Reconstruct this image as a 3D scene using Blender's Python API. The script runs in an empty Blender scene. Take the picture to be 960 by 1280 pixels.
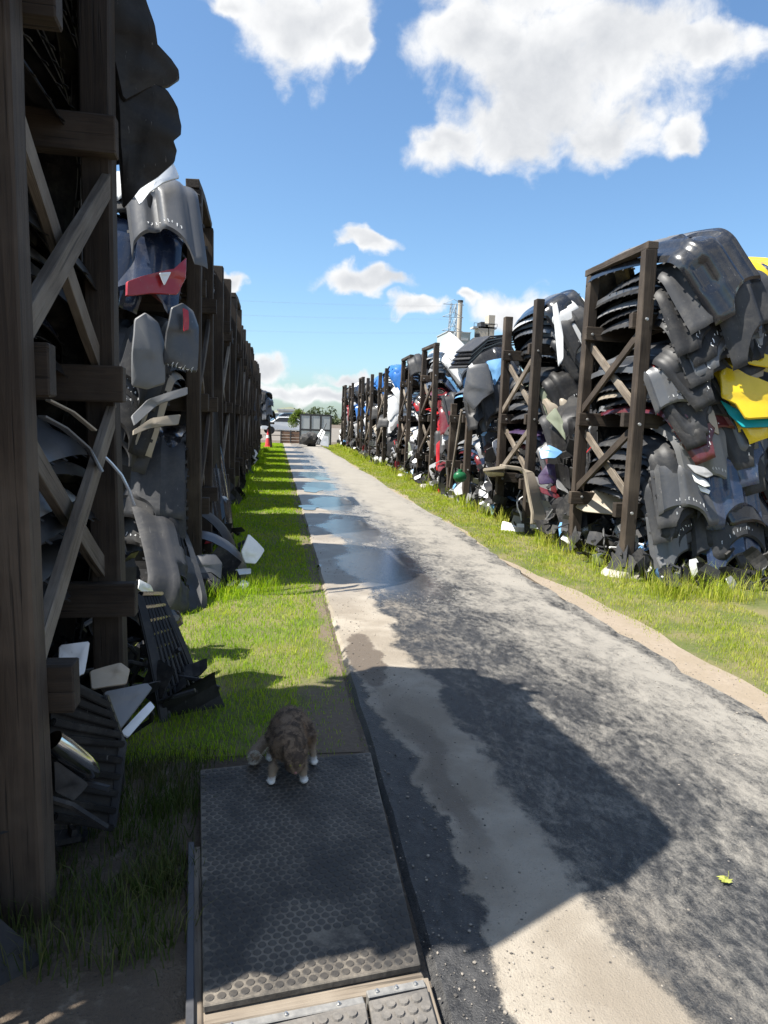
import bpy, bmesh, math, random
import numpy as np
from mathutils import Vector, Matrix, Euler
PI = math.pi
S = bpy.context.scene
C = S.collection

# ------------------------------------------------------------------ camera
F_PX, CAM_H, VX, VY, ROLL = 900.0, 1.6, 345.0, 522.0, 0.018
dY = Vector((VX-480, 640-VY, -F_PX)).normalized()
up = Vector((math.sin(ROLL), math.cos(ROLL), 0)); up = (up-up.dot(dY)*dY).normalized()
dX = dY.cross(up)
RM = Matrix((dX, dY, up))                       # camera space -> world
cd = bpy.data.cameras.new('camera'); cam = bpy.data.objects.new('camera', cd); C.objects.link(cam)
cam.matrix_world = Matrix.Translation((0, 0, CAM_H)) @ RM.to_4x4()
cd.sensor_fit = 'VERTICAL'; cd.sensor_height = 36.0; cd.lens = F_PX/1280*36.0
cd.clip_start = 0.05; cd.clip_end = 5000
S.camera = cam
def ray(px, py): return RM @ Vector((px-480, 640-py, -F_PX))
def at(px, py, Y):                               # point of a pixel at a distance Y along the path
    d = ray(px, py); return Vector((0, 0, CAM_H)) + d*(Y/d.y)
def gnd(px, py, z=0.0):                          # point of a pixel on level ground
    d = ray(px, py); return Vector((0, 0, CAM_H)) + d*((z-CAM_H)/d.z)

# ------------------------------------------------------------------ light
SUN_EL, SUN_AZ = math.radians(57.5), math.radians(8)
sun_from = Vector((-math.cos(SUN_EL)*math.cos(SUN_AZ), -math.cos(SUN_EL)*math.sin(SUN_AZ), math.sin(SUN_EL)))
sl = bpy.data.lights.new('sun', 'SUN'); sl.energy = 4.9; sl.angle = math.radians(0.53); sl.color = (1.0, 0.955, 0.88)
so = bpy.data.objects.new('sun', sl); C.objects.link(so)
so.rotation_euler = (-sun_from).to_track_quat('-Z', 'Y').to_euler(); so.location = (-20, -5, 40)
S.view_settings.view_transform = 'Standard'; S.view_settings.look = 'None'
S.view_settings.exposure = 1.1; S.view_settings.gamma = 1.0; S.view_settings.use_curve_mapping = False

W = bpy.data.worlds.new('World'); S.world = W; W.use_nodes = True
nt = W.node_tree; nt.nodes.clear()
def NN(tree, kind, **kw):
    n = tree.nodes.new(kind)
    for k, v in kw.items():
        if hasattr(n, k) and k not in n.inputs: setattr(n, k, v)
        else: n.inputs[k].default_value = v
    return n
def LK(tree, a, b): tree.links.new(a, b)
def MATH(tree, op, a, b=None, clamp=False):
    n = tree.nodes.new('ShaderNodeMath'); n.operation = op; n.use_clamp = clamp
    for i, v in enumerate((a, b)):
        if v is None: continue
        if isinstance(v, (int, float)): n.inputs[i].default_value = v
        else: tree.links.new(v, n.inputs[i])
    return n.outputs[0]
def VDOT(tree, a, vec):
    n = tree.nodes.new('ShaderNodeVectorMath'); n.operation = 'DOT_PRODUCT'
    tree.links.new(a, n.inputs[0]); n.inputs[1].default_value = vec
    return n.outputs['Value']
def SSTEP(tree, v, lo, hi, a=0.0, b=1.0):
    n = tree.nodes.new('ShaderNodeMapRange'); n.interpolation_type = 'SMOOTHSTEP'
    n.inputs['From Min'].default_value = lo; n.inputs['From Max'].default_value = hi
    n.inputs['To Min'].default_value = a; n.inputs['To Max'].default_value = b
    tree.links.new(v, n.inputs['Value']); return n.outputs[0]
def NOISE(tree, vec, scale, detail=4, rough=0.55, dist=0.0, out='Fac'):
    n = tree.nodes.new('ShaderNodeTexNoise'); n.inputs['Scale'].default_value = scale
    n.inputs['Detail'].default_value = detail; n.inputs['Roughness'].default_value = rough
    n.inputs['Distortion'].default_value = dist
    if vec is not None: tree.links.new(vec, n.inputs['Vector'])
    return n.outputs[out]
def MIXC(tree, fac, a, b, blend='MIX'):
    n = tree.nodes.new('ShaderNodeMix'); n.data_type = 'RGBA'; n.blend_type = blend
    for s, v in ((n.inputs[0], fac), (n.inputs[6], a), (n.inputs[7], b)):
        if isinstance(v, (int, float)): s.default_value = v
        elif isinstance(v, tuple): s.default_value = (v[0], v[1], v[2], 1)
        else: tree.links.new(v, s)
    return n.outputs[2]
sky = NN(nt, 'ShaderNodeTexSky', sky_type='NISHITA', sun_disc=False)
sky.sun_elevation = SUN_EL
sky.sun_rotation = math.atan2(sun_from.x, sun_from.y)
sky.air_density = 1.0; sky.dust_density = 1.0; sky.ozone_density = 2.0; sky.altitude = 0
tc = NN(nt, 'ShaderNodeTexCoord'); D = tc.outputs['Generated']
blobs = [(375, 25, 105, 70), (300, 8, 50, 26), (430, 60, 40, 38), (690, 95, 165, 110), (600, 45, 115, 70), (790, 60, 130, 105), (630, 165, 112, 70), (562, 192, 62, 44),
         (760, 165, 90, 56), (850, 165, 38, 38), (700, -80, 260, 110),
         (458, 302, 38, 19), (468, 356, 66, 21), (520, 388, 38, 15), (640, 385, 62, 38), (582, 368, 22, 12), (322, 455, 30, 16), (430, 462, 40, 14),
         (880, 55, 80, 48), (290, 360, 30, 12), (420, 485, 140, 16)]
def WARP(vec, sc, amt, det=3):
    n_ = NOISE(nt, vec, sc, det, 0.55, 0.0, 'Color'); a_ = nt.nodes.new('ShaderNodeVectorMath'); a_.operation = 'SUBTRACT'; LK(nt, n_, a_.inputs[0]); a_.inputs[1].default_value = (0.5, 0.5, 0.5)
    b_ = nt.nodes.new('ShaderNodeVectorMath'); b_.operation = 'SCALE'; LK(nt, a_.outputs[0], b_.inputs[0]); b_.inputs['Scale'].default_value = amt
    c_ = nt.nodes.new('ShaderNodeVectorMath'); c_.operation = 'ADD'; LK(nt, vec, c_.inputs[0]); LK(nt, b_.outputs[0], c_.inputs[1]); return c_.outputs[0]
D0 = D; D = WARP(WARP(D0, 9.0, 0.11), 34.0, 0.030, 5)
field = None
for (bx_, by_, rx, ry) in blobs:
    c = ray(bx_, by_).normalized(); r = c.cross(Vector((0, 0, 1))).normalized(); u = r.cross(c)
    k = (Vector((bx_-480, by_-640, F_PX)).length)
    cb = nt.nodes.new('ShaderNodeCombineXYZ')
    LK(nt, VDOT(nt, D, r/(rx/k)), cb.inputs[0]); LK(nt, VDOT(nt, D, u/(ry/k)), cb.inputs[1])
    LK(nt, MATH(nt, 'MULTIPLY', MATH(nt, 'SUBTRACT', 1.0, VDOT(nt, D, c)), 8.0), cb.inputs[2])
    ln = nt.nodes.new('ShaderNodeVectorMath'); ln.operation = 'LENGTH'; LK(nt, cb.outputs[0], ln.inputs[0])
    f = MATH(nt, 'SUBTRACT', 1.0, ln.outputs['Value'])
    if field is None: field = f
    else:
        n = nt.nodes.new('ShaderNodeMath'); n.operation = 'SMOOTH_MAX'; n.inputs[2].default_value = 0.06
        LK(nt, field, n.inputs[0]); LK(nt, f, n.inputs[1]); field = n.outputs[0]
D = D0
# other fair weather clouds all round the sky, outside the view as well
sepd = nt.nodes.new('ShaderNodeSeparateXYZ'); LK(nt, D, sepd.inputs[0])
behind = SSTEP(nt, VDOT(nt, D, RM @ Vector((0, 0, -1))), 0.35, 0.65, 1.0, 0.0)
gen = MATH(nt, 'SUBTRACT', MATH(nt, 'MULTIPLY', MATH(nt, 'SUBTRACT', NOISE(nt, D, 3.2, 3), 0.52), 7.0), MATH(nt, 'MULTIPLY', 5.0, MATH(nt, 'SUBTRACT', 1.0, behind)))
field = MATH(nt, 'MAXIMUM', MATH(nt, 'MAXIMUM', field, -1.0), gen)
def cloud_noise(vec, det):
    return MATH(nt, 'ADD', MATH(nt, 'MULTIPLY', NOISE(nt, vec, 6.5, 3, 0.5, 0.3), 0.45), MATH(nt, 'MULTIPLY', NOISE(nt, vec, 17.0, det, 0.62, 0.25), 0.55))
fb = cloud_noise(D, 11)
off = nt.nodes.new('ShaderNodeVectorMath'); off.operation = 'ADD'; LK(nt, D, off.inputs[0]); off.inputs[1].default_value = (-0.016, -0.004, 0.026)
fb2 = cloud_noise(off.outputs[0], 5)
dens = MATH(nt, 'ADD', field, MATH(nt, 'MULTIPLY', MATH(nt, 'SUBTRACT', fb, 0.5), 2.0))
mask = MATH(nt, 'MULTIPLY', SSTEP(nt, dens, -0.02, 0.50), SSTEP(nt, sepd.outputs[2], -0.02, 0.03))
emb = MATH(nt, 'ADD', 0.5, MATH(nt, 'MULTIPLY', MATH(nt, 'SUBTRACT', fb, fb2), 3.2), True)
thick = SSTEP(nt, MATH(nt, 'ADD', field, MATH(nt, 'MULTIPLY', MATH(nt, 'SUBTRACT', NOISE(nt, D, 6.0, 4), 0.5), 1.4)), 0.25, 0.95)
shade = MATH(nt, 'SUBTRACT', MATH(nt, 'ADD', 0.62, MATH(nt, 'MULTIPLY', emb, 0.55)), MATH(nt, 'MULTIPLY', thick, 0.60), True)
ccol = MIXC(nt, shade, (3.7, 3.85, 4.1), (5.7, 5.75, 5.8))
skyc = MIXC(nt, 1.0, sky.outputs[0], (0.82, 1.01, 1.12), 'MULTIPLY')
bg = NN(nt, 'ShaderNodeBackground', Strength=0.083)
LK(nt, MIXC(nt, mask, skyc, ccol), bg.inputs['Color'])
wo = nt.nodes.new('ShaderNodeOutputWorld'); LK(nt, bg.outputs[0], wo.inputs[0])

# ------------------------------------------------------------------ helpers
def link(o, parent=None):
    C.objects.link(o)
    if parent is not None: o.parent = parent
    return o
def tag(o, label, cat, group=None):
    o['label'] = label; o['category'] = cat
    if group: o['group'] = group
    return o
def kind(o, k): o['kind'] = k; return o
def empty(name, loc=(0, 0, 0), rz=0.0):
    o = bpy.data.objects.new(name, None); o.empty_display_size = 0.1; o.location = loc; o.rotation_euler = (0, 0, rz)
    return link(o)
def pyd(name, verts, faces, mats=(), smooth=False, idx=None, sharp=None):
    me = bpy.data.meshes.new(name); me.from_pydata([tuple(v) for v in verts], [], [tuple(f) for f in faces])
    for m in mats: me.materials.append(m)
    if idx is not None: me.polygons.foreach_set('material_index', np.asarray(idx, dtype=np.int32))
    if smooth:
        me.polygons.foreach_set('use_smooth', np.ones(len(me.polygons), dtype=bool))
        if sharp: me.set_sharp_from_angle(angle=math.radians(sharp))
    me.update(); return me
def obj(name, me, parent=None, mat=None, M=None):
    o = bpy.data.objects.new(name, me); link(o, parent)
    if M is not None: o.matrix_local = M
    if mat is not None and len(me.materials) == 0: me.materials.append(mat)
    return o
def bmobj(name, bm, mat, parent=None, smooth=False, M=None, sharp=35):
    me = bpy.data.meshes.new(name); bm.to_mesh(me); bm.free()
    if mat: me.materials.append(mat)
    if smooth:
        me.polygons.foreach_set('use_smooth', np.ones(len(me.polygons), dtype=bool)); me.set_sharp_from_angle(angle=math.radians(sharp))
    return obj(name, me, parent, None, M)
def bm_box(bm, c, s, R=None, bev=0.0):
    M = Matrix.Translation(c) @ (R.to_4x4() if R is not None else Matrix.Identity(4)) @ Matrix.Diagonal((s[0], s[1], s[2], 1))
    g = bmesh.ops.create_cube(bm, size=1.0, matrix=M)
    if bev: bmesh.ops.bevel(bm, geom=list({e for v in g['verts'] for e in v.link_edges}), offset=bev, segments=1, affect='EDGES')
def bm_tube(bm, p0, p1, r0, r1=None, n=10):
    p0, p1 = Vector(p0), Vector(p1); d = p1-p0
    M = Matrix.Translation((p0+p1)/2) @ d.to_track_quat('Z', 'Y').to_matrix().to_4x4()
    bmesh.ops.create_cone(bm, cap_ends=True, segments=n, radius1=r0, radius2=r0 if r1 is None else r1, depth=d.length, matrix=M)
def sweep(pts, rads, n=8, cap=True):
    V, Fc = [], []; pts = [Vector(p) for p in pts]
    for i, p in enumerate(pts):
        t = (pts[min(i+1, len(pts)-1)]-pts[max(i-1, 0)]).normalized()
        a = t.cross(Vector((0.13, 0.31, 0.94))).normalized(); b = t.cross(a)
        for k in range(n):
            w = 2*PI*k/n; V.append(p+(a*math.cos(w)+b*math.sin(w))*rads[i])
    for i in range(len(pts)-1):
        for k in range(n): Fc.append((i*n+k, i*n+(k+1) % n, (i+1)*n+(k+1) % n, (i+1)*n+k))
    if cap: Fc.append(tuple(range(n))[::-1]); Fc.append(tuple((len(pts)-1)*n+k for k in range(n)))
    return V, Fc
ORD = ['top', 'second', 'third', 'fourth', 'fifth', 'sixth', 'seventh', 'eighth', 'ninth', 'tenth', 'eleventh', 'twelfth']
NTH = ['nearest', 'second', 'third', 'fourth', 'fifth', 'sixth', 'seventh', 'eighth', 'ninth', 'tenth', 'eleventh', 'twelfth']

# ------------------------------------------------------------------ materials
def newmat(name):
    m = bpy.data.materials.new(name); m.use_nodes = True; t = m.node_tree
    return m, t, t.nodes['Principled BSDF']
def setin(b, **kw):
    for k, v in kw.items():
        k = k.replace('_', ' ')
        b.inputs[k].default_value = v
def bump(t, b, h, strength, dist=0.01):
    n = t.nodes.new('ShaderNodeBump'); n.inputs['Strength'].default_value = strength; n.inputs['Distance'].default_value = dist
    LK(t, h, n.inputs['Height']); LK(t, n.outputs[0], b.inputs['Normal'])
def OBJC(t): return t.nodes.new('ShaderNodeTexCoord').outputs['Object']
def GEOP(t): return t.nodes.new('ShaderNodeNewGeometry').outputs['Position']
def plain(name, col, rough=0.6, metal=0.0, var=0.25, scale=9.0, bmp=0.0, spec=0.5):
    m, t, b = newmat(name); v = OBJC(t)
    n = NOISE(t, v, scale, 6, 0.6)
    dark = tuple(c*(1-var) for c in col); lite = tuple(min(1, c*(1+var)) for c in col)
    LK(t, MIXC(t, n, dark, lite), b.inputs['Base Color'])
    LK(t, SSTEP(t, n, 0.3, 0.7, max(0.03, rough-0.08), min(1, rough+0.08)), b.inputs['Roughness'])
    setin(b, Metallic=metal); b.inputs['Specular IOR Level'].default_value = spec
    if bmp: bump(t, b, NOISE(t, v, scale*6, 4), bmp)
    return m
def paint(name, col, rough=0.35, metal=0.0, coat=0.0, dust=0.35, dustcol=(0.20, 0.185, 0.16)):
    """car-body plastic: base colour, object-to-object variation, dust films, scratches"""
    m, t, b = newmat(name); v = OBJC(t)
    oi = t.nodes.new('ShaderNodeObjectInfo')
    k = MATH(t, 'ADD', 0.72, MATH(t, 'MULTIPLY', oi.outputs['Random'], 0.55))
    vm = t.nodes.new('ShaderNodeVectorMath'); vm.operation = 'SCALE'; vm.inputs[0].default_value = col; LK(t, k, vm.inputs['Scale'])
    va = t.nodes.new('ShaderNodeVectorMath'); va.operation = 'ADD'; LK(t, v, va.inputs[0]); LK(t, oi.outputs['Random'], va.inputs[1])
    d1 = NOISE(t, va.outputs[0], 3.2, 7, 0.65, 0.8); d2 = NOISE(t, va.outputs[0], 26, 4, 0.7)
    dm = MATH(t, 'MULTIPLY', SSTEP(t, MATH(t, 'ADD', MATH(t, 'MULTIPLY', d1, 0.75), MATH(t, 'MULTIPLY', d2, 0.3)), 0.44, 0.74), dust)
    mp = t.nodes.new('ShaderNodeMapping'); mp.inputs['Scale'].default_value = (90, 5, 18); mp.inputs['Rotation'].default_value = (0.4, 0.3, 0.9)
    LK(t, va.outputs[0], mp.inputs[0])
    scr = MATH(t, 'MULTIPLY', SSTEP(t, NOISE(t, mp.outputs[0], 1.0, 3, 0.6), 0.68, 0.74), 0.35)
    c1 = MIXC(t, dm, vm.outputs[0], dustcol); c2 = MIXC(t, scr, c1, (0.30, 0.29, 0.28))
    LK(t, c2, b.inputs['Base Color'])
    LK(t, MATH(t, 'ADD', rough, MATH(t, 'MULTIPLY', dm, 0.5), True), b.inputs['Roughness'])
    b.inputs['Specular IOR Level'].default_value = 0.5 if coat else 0.28
    setin(b, Metallic=metal); b.inputs['Coat Weight'].default_value = coat; b.inputs['Coat Roughness'].default_value = 0.12
    bump(t, b, d1, 0.12, 0.02)
    return m
PAINT = {
    'matte black':   paint('plastic_matte_black', (0.016, 0.016, 0.017), 0.46, dust=0.16),
    'glossy black':  paint('paint_gloss_black', (0.010, 0.011, 0.014), 0.20, coat=0.6, dust=0.18),
    'charcoal grey': paint('plastic_charcoal', (0.034, 0.035, 0.038), 0.46, dust=0.22),
    'mid grey':      paint('paint_mid_grey', (0.085, 0.088, 0.094), 0.40, metal=0.1, coat=0.2, dust=0.22),
    'light grey':    paint('paint_light_grey', (0.22, 0.222, 0.225), 0.42, dust=0.3, dustcol=(0.32, 0.30, 0.27)),
    'silver':        paint('paint_silver', (0.38, 0.385, 0.39), 0.34, metal=0.4, coat=0.3, dust=0.22, dustcol=(0.36, 0.34, 0.31)),
    'white':         paint('paint_white', (0.74, 0.745, 0.74), 0.30, coat=0.3, dust=0.22, dustcol=(0.5, 0.47, 0.42)),
    'navy blue':     paint('paint_navy', (0.018, 0.030, 0.065), 0.24, coat=0.5, dust=0.22),
    'bright blue':   paint('paint_blue', (0.03, 0.17, 0.52), 0.28, coat=0.4, dust=0.15),
    'pale blue':     paint('paint_pale_blue', (0.16, 0.36, 0.62), 0.34, coat=0.3, dust=0.15),
    'red':           paint('paint_red', (0.42, 0.018, 0.022), 0.28, coat=0.4, dust=0.15),
    'dark red':      paint('paint_dark_red', (0.13, 0.015, 0.02), 0.28, coat=0.4, dust=0.2),
    'yellow':        paint('paint_yellow', (0.66, 0.46, 0.012), 0.25, coat=0.5, dust=0.10),
    'beige':         paint('paint_beige', (0.36, 0.31, 0.24), 0.45, dust=0.25),
    'sage green':    paint('paint_sage', (0.25, 0.28, 0.20), 0.42, dust=0.2),
    'teal':          paint('paint_teal', (0.01, 0.30, 0.33), 0.35, dust=0.1),
    'purple':        paint('paint_purple', (0.06, 0.035, 0.09), 0.3, coat=0.4, dust=0.15),
    'green':         paint('paint_green', (0.015, 0.16, 0.06), 0.35, dust=0.15),
}
INNER = paint('plastic_inner_black', (0.016, 0.016, 0.017), 0.62, dust=0.4)
CHROME = plain('chrome_trim', (0.62, 0.63, 0.65), 0.14, 1.0, 0.08)
def wood(name, base, dark, lite):
    m, t, b = newmat(name); v = OBJC(t); oi = t.nodes.new('ShaderNodeObjectInfo')
    va = t.nodes.new('ShaderNodeVectorMath'); va.operation = 'ADD'; LK(t, v, va.inputs[0])
    cx = t.nodes.new('ShaderNodeCombineXYZ'); LK(t, MATH(t, 'MULTIPLY', oi.outputs['Random'], 40.0), cx.inputs[2]); LK(t, cx.outputs[0], va.inputs[1])
    mp = t.nodes.new('ShaderNodeMapping'); mp.inputs['Scale'].default_value = (26, 26, 1.1); LK(t, va.outputs[0], mp.inputs[0])
    g = NOISE(t, mp.outputs[0], 1.6, 8, 0.68, 1.2)
    mp2 = t.nodes.new('ShaderNodeMapping'); mp2.inputs['Scale'].default_value = (95, 95, 1.6); LK(t, va.outputs[0], mp2.inputs[0])
    cr = SSTEP(t, NOISE(t, mp2.outputs[0], 1.0, 3, 0.5), 0.60, 0.70)
    big = NOISE(t, va.outputs[0], 1.7, 4, 0.6)
    c = MIXC(t, SSTEP(t, g, 0.3, 0.72), dark, base); c = MIXC(t, SSTEP(t, big, 0.42, 0.75), c, lite)
    c = MIXC(t, MATH(t, 'MULTIPLY', cr, 0.75), c, tuple(x*0.3 for x in dark))
    k = MATH(t, 'ADD', 0.75, MATH(t, 'MULTIPLY', oi.outputs['Random'], 0.5))
    vm = t.nodes.new('ShaderNodeVectorMath'); vm.operation = 'SCALE'; LK(t, c, vm.inputs[0]); LK(t, k, vm.inputs['Scale'])
    LK(t, vm.outputs[0], b.inputs['Base Color']); setin(b, Roughness=0.82)
    bump(t, b, MATH(t, 'SUBTRACT', g, cr), 0.55, 0.006)
    return m
WOOD_D = wood('weathered_dark_timber', (0.052, 0.037, 0.025), (0.022, 0.015, 0.010), (0.088, 0.066, 0.047))
WOOD_G = wood('weathered_grey_timber', (0.185, 0.150, 0.112), (0.085, 0.066, 0.048), (0.27, 0.235, 0.19))
STEEL = plain('galvanised_steel', (0.50, 0.50, 0.49), 0.38, 0.85, 0.2, 30)
CONC = plain('concrete', (0.40, 0.37, 0.32), 0.9, 0, 0.25, 14, 0.4)

# ------------------------------------------------------------------ ground, path, verges
def sheet(name, xs, ys, z, mat, zf=None):
    V = [(x, y, z+(zf(x, y) if zf else 0)) for y in ys for x in xs]; nx = len(xs)
    Fc = [(j*nx+i, j*nx+i+1, (j+1)*nx+i+1, (j+1)*nx+i) for j in range(len(ys)-1) for i in range(nx-1)]
    return kind(obj(name, pyd(name, V, Fc, (mat,))), 'structure')
gm, t, b = newmat('yard_soil'); P = GEOP(t)
n1 = NOISE(t, P, 0.9, 6, 0.6); n2 = NOISE(t, P, 14, 6, 0.7); n3 = NOISE(t, P, 90, 3, 0.6)
c = MIXC(t, SSTEP(t, n1, 0.35, 0.65), (0.075, 0.055, 0.038), (0.145, 0.112, 0.080)); c = MIXC(t, SSTEP(t, n2, 0.5, 0.8), c, (0.22, 0.18, 0.135))
c = MIXC(t, SSTEP(t, n3, 0.62, 0.72), c, (0.035, 0.03, 0.025))
LK(t, c, b.inputs['Base Color']); setin(b, Roughness=0.95); bump(t, b, MATH(t, 'ADD', n2, MATH(t, 'MULTIPLY', n3, 0.4)), 0.7, 0.03)
sheet('ground', [-1500, -60, -6, 0, 6, 60, 1500], [-60, 0, 10, 60, 200, 900, 2500], 0.0, gm)

PXL, PXR = 0.452, 2.76
pm, t, b = newmat('sandy_asphalt'); P = GEOP(t)
sp = t.nodes.new('ShaderNodeSeparateXYZ'); LK(t, P, sp.inputs[0]); X, Y = sp.outputs[0], sp.outputs[1]
warp = NOISE(t, P, 1.15, 5, 0.6); warp2 = NOISE(t, P, 4.2, 5, 0.65)
xw = MATH(t, 'ADD', X, MATH(t, 'ADD', MATH(t, 'MULTIPLY', MATH(t, 'SUBTRACT', warp, 0.5), 0.55), MATH(t, 'MULTIPLY', MATH(t, 'SUBTRACT', warp2, 0.5), 0.22)))
# the wheel track of washed-in sand drifts to the left farther down the path
drift = SSTEP(t, Y, 1.6, 6.2, 0.12, -0.10)
xs = MATH(t, 'SUBTRACT', xw, drift)
def ramp(t, fac, pts):
    r = t.nodes.new('ShaderNodeValToRGB'); LK(t, fac, r.inputs[0]); e = r.color_ramp.elements
    while len(e) < len(pts): e.new(0.5)
    for i, (p_, v_) in enumerate(pts): e[i].position = p_; e[i].color = (v_, v_, v_, 1)
    return r.outputs[0]
f = MATH(t, 'DIVIDE', MATH(t, 'SUBTRACT', xs, 0.45), 2.31, True)
bias = ramp(t, f, [(0.0, 0.05), (0.03, 0.12), (0.075, 0.80), (0.17, 0.80), (0.25, 0.24), (0.5, 0.24), (0.66, 0.31), (0.80, 0.38), (0.93, 0.42), (0.965, 0.30), (1.0, 0.30)])
far = SSTEP(t, Y, 5.0, 16.0, 0.0, 0.13)
mp = t.nodes.new('ShaderNodeMapping'); mp.inputs['Scale'].default_value = (1.0, 0.55, 1); mp.inputs['Rotation'].default_value = (0, 0, 0.25); LK(t, P, mp.inputs[0])
m1 = NOISE(t, mp.outputs[0], 3.4, 9, 0.70, 0.7); m2 = NOISE(t, mp.outputs[0], 26, 7, 0.78, 0.35); m3 = NOISE(t, P, 150, 3, 0.6)
mix = MATH(t, 'ADD', MATH(t, 'ADD', MATH(t, 'MULTIPLY', m1, 0.56), MATH(t, 'MULTIPLY', m2, 0.46)), MATH(t, 'MULTIPLY', m3, 0.20))
sand = SSTEP(t, MATH(t, 'ADD', MATH(t, 'ADD', mix, bias), far), 0.80, 1.06)
mot = NOISE(t, P, 2.1, 6, 0.6, 0.4)
asph = MIXC(t, SSTEP(t, m2, 0.35, 0.7), (0.018, 0.018, 0.019), (0.066, 0.064, 0.062))
sandc = MIXC(t, SSTEP(t, mot, 0.35, 0.7), (0.235, 0.200, 0.155), (0.36, 0.318, 0.258)); sandc = MIXC(t, SSTEP(t, m3, 0.6, 0.75), sandc, (0.17, 0.14, 0.11))
sandc = MIXC(t, SSTEP(t, xw, 0.95, 1.5), sandc, MIXC(t, mot, (0.20, 0.185, 0.16), (0.32, 0.295, 0.252)))
# damp streak along the wheel track and a drying patch
dx = MATH(t, 'ABSOLUTE', MATH(t, 'SUBTRACT', xw, MATH(t, 'ADD', 0.68, MATH(t, 'MULTIPLY', drift, 0.9))))
streak = MATH(t, 'MULTIPLY', SSTEP(t, dx, 0.03, 0.10, 1.0, 0.0), MATH(t, 'MULTIPLY', SSTEP(t, Y, 2.2, 2.7), SSTEP(t, Y, 3.5, 4.0, 1.0, 0.0)))
vs = t.nodes.new('ShaderNodeVectorMath'); vs.operation = 'SUBTRACT'; LK(t, P, vs.inputs[0]); vs.inputs[1].default_value = (0.62, 4.62, 0.02)
vq = t.nodes.new('ShaderNodeVectorMath'); vq.operation = 'MULTIPLY'; LK(t, vs.outputs[0], vq.inputs[0]); vq.inputs[1].default_value = (1/0.13, 1/0.52, 0)
vl = t.nodes.new('ShaderNodeVectorMath'); vl.operation = 'LENGTH'; LK(t, vq.outputs[0], vl.inputs[0])
patch = SSTEP(t, MATH(t, 'ADD', vl.outputs['Value'], MATH(t, 'MULTIPLY', MATH(t, 'SUBTRACT', warp2, 0.5), 1.3)), 0.85, 1.05, 1.0, 0.0)
damp = MATH(t, 'MAXIMUM', MATH(t, 'MULTIPLY', streak, 0.75), patch)
sandc = MIXC(t, damp, sandc, (0.12, 0.095, 0.070))
LK(t, MIXC(t, sand, asph, sandc), b.inputs['Base Color'])
rg = MATH(t, 'ADD', MATH(t, 'ADD', 0.46, MATH(t, 'MULTIPLY', sand, 0.45)), MATH(t, 'MULTIPLY', MATH(t, 'SUBTRACT', m2, 0.5), 0.3), True)
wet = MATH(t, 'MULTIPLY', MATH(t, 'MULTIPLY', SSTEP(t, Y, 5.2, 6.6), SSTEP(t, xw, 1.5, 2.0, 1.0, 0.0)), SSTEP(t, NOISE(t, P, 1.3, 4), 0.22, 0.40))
wet_shade = None          # wet film with the left racks' shadow bands darkened into its colour
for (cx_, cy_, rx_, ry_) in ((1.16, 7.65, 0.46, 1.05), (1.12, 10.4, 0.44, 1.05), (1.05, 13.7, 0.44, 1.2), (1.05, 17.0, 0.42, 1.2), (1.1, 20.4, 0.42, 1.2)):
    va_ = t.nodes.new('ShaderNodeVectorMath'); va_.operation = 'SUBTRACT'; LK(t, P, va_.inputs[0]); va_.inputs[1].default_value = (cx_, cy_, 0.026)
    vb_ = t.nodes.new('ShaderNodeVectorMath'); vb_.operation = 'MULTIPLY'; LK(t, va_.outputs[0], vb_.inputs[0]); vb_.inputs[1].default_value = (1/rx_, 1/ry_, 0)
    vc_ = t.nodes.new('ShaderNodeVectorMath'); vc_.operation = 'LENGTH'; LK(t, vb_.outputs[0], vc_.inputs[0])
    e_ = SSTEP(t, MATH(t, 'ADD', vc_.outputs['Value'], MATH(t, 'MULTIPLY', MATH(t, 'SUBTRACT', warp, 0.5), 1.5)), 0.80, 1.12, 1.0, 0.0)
    wet_shade = e_ if wet_shade is None else MATH(t, 'MAXIMUM', wet_shade, e_)
basec = b.inputs['Base Color'].links[0].from_socket
LK(t, MIXC(t, MATH(t, 'MULTIPLY', wet_shade, 0.85), basec, (0.040, 0.040, 0.042)), b.inputs['Base Color'])
wet = MATH(t, 'MAXIMUM', wet, wet_shade); sand = MATH(t, 'MULTIPLY', sand, MATH(t, 'SUBTRACT', 1.0, wet_shade))
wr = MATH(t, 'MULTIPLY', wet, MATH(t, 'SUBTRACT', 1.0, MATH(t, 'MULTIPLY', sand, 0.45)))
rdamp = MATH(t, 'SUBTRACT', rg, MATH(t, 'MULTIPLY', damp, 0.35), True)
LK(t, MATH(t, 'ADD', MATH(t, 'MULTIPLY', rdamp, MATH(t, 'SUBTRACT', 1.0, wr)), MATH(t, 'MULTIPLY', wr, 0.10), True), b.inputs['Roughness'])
bump(t, b, MATH(t, 'MULTIPLY', MATH(t, 'ADD', MATH(t, 'ADD', m2, MATH(t, 'MULTIPLY', m3, 0.7)), MATH(t, 'MULTIPLY', sand, 0.5)), MATH(t, 'SUBTRACT', 1.0, MATH(t, 'MULTIPLY', wet, 0.92))), 0.6, 0.012)
rngp = random.Random(5)
ys = [-3+0.22*i for i in range(70)]+[12.6+1.2*i for i in range(30)]
Vp, Fp = [], []
cols = [0, 0.02, 0.25, 0.5, 0.75, 0.98, 1.0]
for j, y in enumerate(ys):
    l = PXL+rngp.uniform(-0.006, 0.006); r = PXR+rngp.uniform(-0.04, 0.04)+(0.05*math.sin(y*0.7))
    for i, cc in enumerate(cols):
        Vp.append((l+(r-l)*cc, y, -0.02 if i in (0, 6) else 0.022+0.006*math.sin(cc*PI)))
n = len(cols)
Fp = [(j*n+i, j*n+i+1, (j+1)*n+i+1, (j+1)*n+i) for j in range(len(ys)-1) for i in range(n-1)]
kind(obj('path', pyd('path', Vp, Fp, (pm,))), 'structure')

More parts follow.
